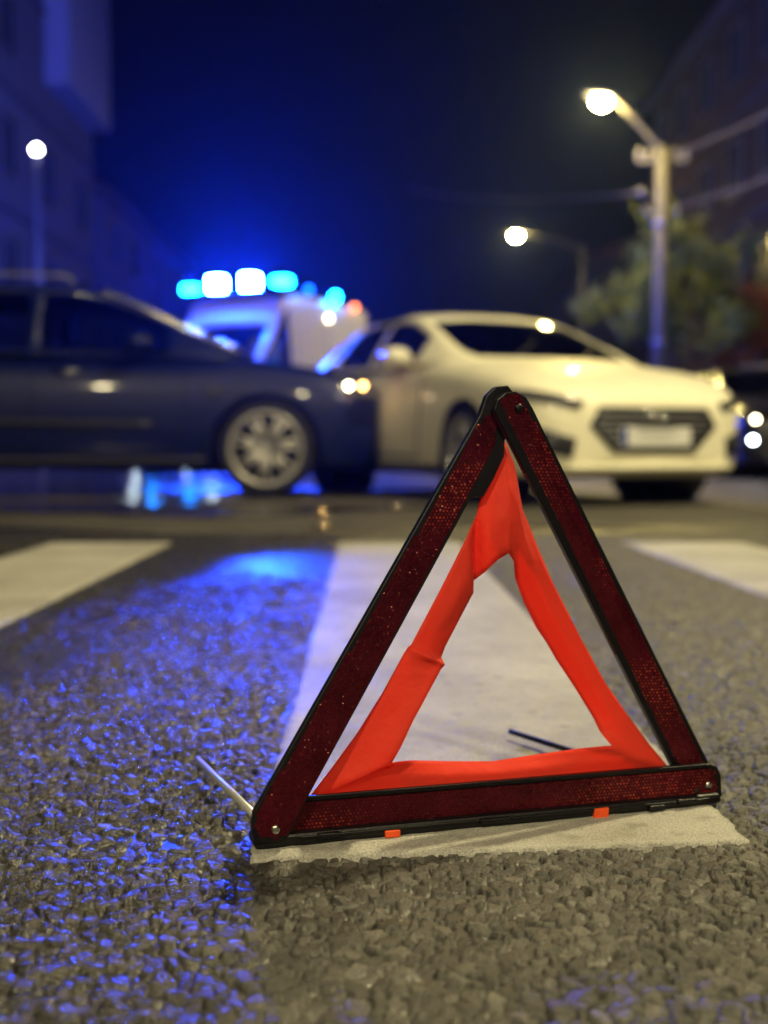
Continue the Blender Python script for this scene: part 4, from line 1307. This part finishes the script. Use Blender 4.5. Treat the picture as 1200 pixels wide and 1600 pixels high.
MB().lathe([(.16, 0), (.165, .02), (.165, .07), (.16, .09)], 16, (0, 0, 4.42)).build('steel_band', M['steel'], pole, True)
MB().lathe([(.17, 0), (.175, .02), (.175, .05), (.17, .07)], 16, (0, 0, 2.2)).build('steel_band', M['steel'], pole, True)

ML = at(806, 368, 40.0)
lamp_post('street_lamp', (ML.x + 2.4, 40.5, .12), 7.2, ML, 'lens_warm', 'far street lamp shining above the roof of the white car', .10, .07, 'post_dark')
LL = at(57, 234, 26.0)
lamp_post('street_lamp', (LL.x, LL.y, .12), LL.z - .30, LL, 'lens_white', 'white globe lamp on a thin post by the blue lit building', .08, .05, 'steel', False, .085)
# the same street lights go on behind the viewer
lamp_post('street_lamp', (6.6, 4.6, -.013), 6.4, (3.9, 4.3, 7.0), 'lens_street', 'street lamp beside the dry end of the crossing, above the picture', .10, .07, 'steel')
lamp_post('street_lamp', (5.6, -7.6, -.013), 6.6, (2.6, -7.4, 7.2), 'lens_behind', 'street lamp standing well behind the viewer, outside the picture', .10, .07, 'steel')

lamp_post('street_lamp', (-6.6, -6.6, -.013), 6.6, (-3.7, -6.4, 7.2), 'lens_behind', 'street lamp added behind the viewer to soften shadows, across the road from the other', .10, .07, 'steel')  # extra unseen lamp, added to weaken the shadows of the other one


def wire(name, a, b, sag, label, r=.014):
    a, b = Vector(a), Vector(b)
    P = [a.lerp(b, k / 16) - Vector((0, 0, sag * 4 * (k / 16) * (1 - k / 16))) for k in range(17)]
    o = MB().tube(P, r, 6).build(name, M['cable'], None, True)
    tag(o, label, 'cable', 'overhead cables')


x_, y_ = PB.x, 22.0
wire('overhead_cable', (x_ + .44, y_, 5.95), (10.5, 6, 7.4), .5, 'upper overhead cable leaving the crossarm towards the viewer')
wire('overhead_cable', (x_ + .28, y_ - .02, 4.88), (11.0, 6, 6.2), .5, 'lower overhead cable leaving the pole towards the viewer')
wire('overhead_cable', (x_ - .40, y_ - .02, 5.14), at(640, 294, 46), .25, 'overhead cable crossing the street from the pole')

# ---------------------------------------------------------------- trees
def tree(name, base, height, rx, rz, n, leafmat, label, seed):
    R = random.Random(seed)
    r = empty(name, base); tag(r, label, 'tree')
    mb = MB(); th = height - rz * 1.2
    tr = [(0, 0, 0), (.05, .02, th * .5), (-.04, .05, th), (.05, 0, th + rz * .7)]
    mb.tube(tr, [.14, .11, .09, .03], 9)
    tips = []
    for k in range(11):
        a = R.uniform(0, 6.28); el = R.uniform(.1, 1.1); l = R.uniform(.55, .95)
        z0 = th * R.uniform(.85, 1.1)
        e = Vector((math.cos(a) * math.cos(el) * rx * l, math.sin(a) * math.cos(el) * rx * l, height - rz + math.sin(el) * rz * l))
        mb.tube([(0, 0, z0), Vector((0, 0, z0)).lerp(e, .5) + Vector((0, 0, .12)), e], [.05, .035, .012], 6)
        tips.append(e)
    mb.build('trunk', M['bark'], r, True)
    vs, fs = [], []
    for k in range(34):
        tips.append(Vector((R.gauss(0, rx * .48), R.gauss(0, rx * .48), height - rz + R.gauss(0, rz * .45))))
    for k in range(n):
        c_ = R.choice(tips)
        p = c_ + Vector((R.gauss(0, rx * .13), R.gauss(0, rx * .13), R.gauss(0, rz * .13)))
        d1 = Vector((R.gauss(0, 1), R.gauss(0, 1), R.gauss(0, .6))).normalized(); d2 = d1.orthogonal().normalized()
        d2 = (d2 * math.cos(R.uniform(0, 3)) + d1.cross(d2) * math.sin(R.uniform(0, 3))).normalized()
        l = R.uniform(.05, .10); b = len(vs)
        vs += [p - d1 * l, p + d2 * l * .45, p + d1 * l, p - d2 * l * .45]; fs.append((b, b + 1, b + 2, b + 3))
    mk('crown', vs, fs, leafmat, r)


tree('street_tree', (at(1050, 560, 25).x, 25, .12), 5.0, 1.55, 1.45, 9000, M['leaf'], 'green street tree lit from above behind the utility pole', 3)
tree('rust_tree', (at(1195, 560, 27).x, 27, .12), 4.0, 1.3, 1.2, 5000, M['leaf_rust'], 'rust leaved small tree at the picture edge behind the parked cars', 5)

# ---------------------------------------------------------------- buildings
M['plaster_pale'] = mat('plaster_pale', (.085, .09, .12), .9, 0, .2, 0, .15, 1.2, .2, 20)
M['plaster_bay'] = mat('plaster_bay', (.22, .24, .34), .85, 0, .2, 0, .06, 1.2, .2, 20)
M['plaster_brown'] = mat('plaster_brown', (.055, .034, .026), .9, 0, .2, 0, .2, 1.2, .2, 20)
M['plaster_grey'] = mat('plaster_grey', (.06, .06, .065), .9, 0, .2, 0, .2, 1.2, .2, 20)
M['roof_tile'] = mat('roof_tile', (.16, .08, .06), .9, 0, .2, 0, .2, 3)
M['frame_white'] = mat('frame_white', (.07, .07, .07), .5, 0, .4, 0, .05)
M['pane_dark'] = mat('pane_dark', (.02, .022, .03), .25, 0, .6, 0, 0)


def building(name, x_face, x_back, y0, y1, ht, wall, label, floors, bays, bay=None):
    """block along the street; its windowed face looks at the road"""
    sg = 1 if x_back > x_face else -1
    r = empty(name, (x_face, y0, .12)); tag(r, label, 'building')
    w = abs(x_back - x_face); L = y1 - y0
    MB().box((min(0, sg * w), 0, 0), (max(0, sg * w), L, ht)).build('wall', M[wall], r)
    MB().box((min(-sg * .35, sg * (w + .35)), -.35, ht + .002), (max(-sg * .35, sg * (w + .35)), L + .35, ht + .35)).build('cornice', M['plaster_grey'], r, False, .05)
    z = ht + .352
    mid = sg * w / 2
    MB().add([(-sg * .3, -.3, z), (sg * (w + .3), -.3, z), (sg * (w + .3), L + .3, z), (-sg * .3, L + .3, z), (mid, 1.5, z + 2.2), (mid, L - 1.5, z + 2.2)],
             [(0, 1, 4), (1, 2, 5, 4), (2, 3, 5), (3, 0, 4, 5), (3, 2, 1, 0)]).build('roof', M['roof_tile'], r)
    fh = ht / floors
    fr0 = pn0 = None

    def win(p, horiz):
        nonlocal fr0, pn0
        if fr0 is None:
            mb = MB()
            for (a0, a1, b0, b1) in ((-.65, .65, -.78, -.70), (-.65, .65, .70, .78), (-.65, -.57, -.70, .70), (.57, .65, -.70, .70), (-.03, .03, -.70, .70)):
                mb.box((-.05, a0, b0), (.05, a1, b1))
            f = mb.build('window', M['frame_white'], r); fr0 = f
            g = MB().box((-.012, -.57, -.70), (.012, .57, .70)).build('pane', M['pane_dark'], f); pn0 = g
        else:
            f = bpy.data.objects.new('window', fr0.data); COL.objects.link(f); f.parent = r
            g = bpy.data.objects.new('pane', pn0.data); COL.objects.link(g); g.parent = f
        f.location = p
        if horiz: f.rotation_euler = (0, 0, math.pi / 2)
    for fl in range(floors):
        z = fh * (fl + .55)
        for k in range(bays):
            yy = L * (k + .5) / bays
            if bay and bay[0] < yy < bay[1] and z > bay[2] - 1: continue
            win((-sg * .045, yy, z), False)
        for k in range(max(1, int(w / 3.4))): win((sg * w * (k + .5) / max(1, int(w / 3.4)), -.045, z), True)
        MB().box((min(-sg * .10, -sg * .002), 0, fh * fl + .02), (max(-sg * .10, -sg * .002), L, fh * fl + .16)).build('string_course', M['plaster_grey'], r)
    if bay:
        MB().box((min(-sg * .7, -sg * .003), bay[0], bay[2]), (max(-sg * .7, -sg * .003), bay[1], ht - .05)).build('bay', M['plaster_bay'], r)
    return r


building('apartment_building', -9.6, -22, 21, 38.5, 15.5, 'plaster_pale', 'tall pale apartment block washed in blue light at the picture edge', 5, 5, (12.2, 17.1, 10.5))
building('town_house', -9.9, -20, 41, 58, 9.0, 'plaster_pale', 'lower blue lit house beyond the tall apartment block', 3, 5)
building('brown_building', 9.4, 20, 27, 41, 12.0, 'plaster_brown', 'dark brown building rising behind the utility pole and tree', 4, 5)
building('grey_building', 9.6, 20, 56, 72, 9.0, 'plaster_grey', 'dim grey building far down the street by the distant lamp', 3, 5)

# ================================================================== NIGHT HAZE
hz = MB().box((-75, -32, -1.0), (75, 130, 20)).build('haze', None)
hm = bpy.data.materials.new('night_haze'); hm.use_nodes = True
nt = hm.node_tree; nt.nodes.clear()
ho = nt.nodes.new('ShaderNodeOutputMaterial'); hv = nt.nodes.new('ShaderNodeVolumePrincipled')
hv.inputs['Color'].default_value = (.40, .58, 1, 1); hv.inputs['Density'].default_value = HAZE  # blue glow is put into the scatter colour
hv.inputs['Anisotropy'].default_value = 0.80
hv.inputs['Density Attribute'].default_value = ''
hv.inputs['Temperature Attribute'].default_value = ''
nt.links.new(hv.outputs[0], ho.inputs['Volume'])
try: hm.cycles.homogeneous_volume = True
except Exception: pass
hz.data.materials.append(hm)
tag(hz, 'thin night haze tinted blue to stand in for lens glow', kind='stuff')
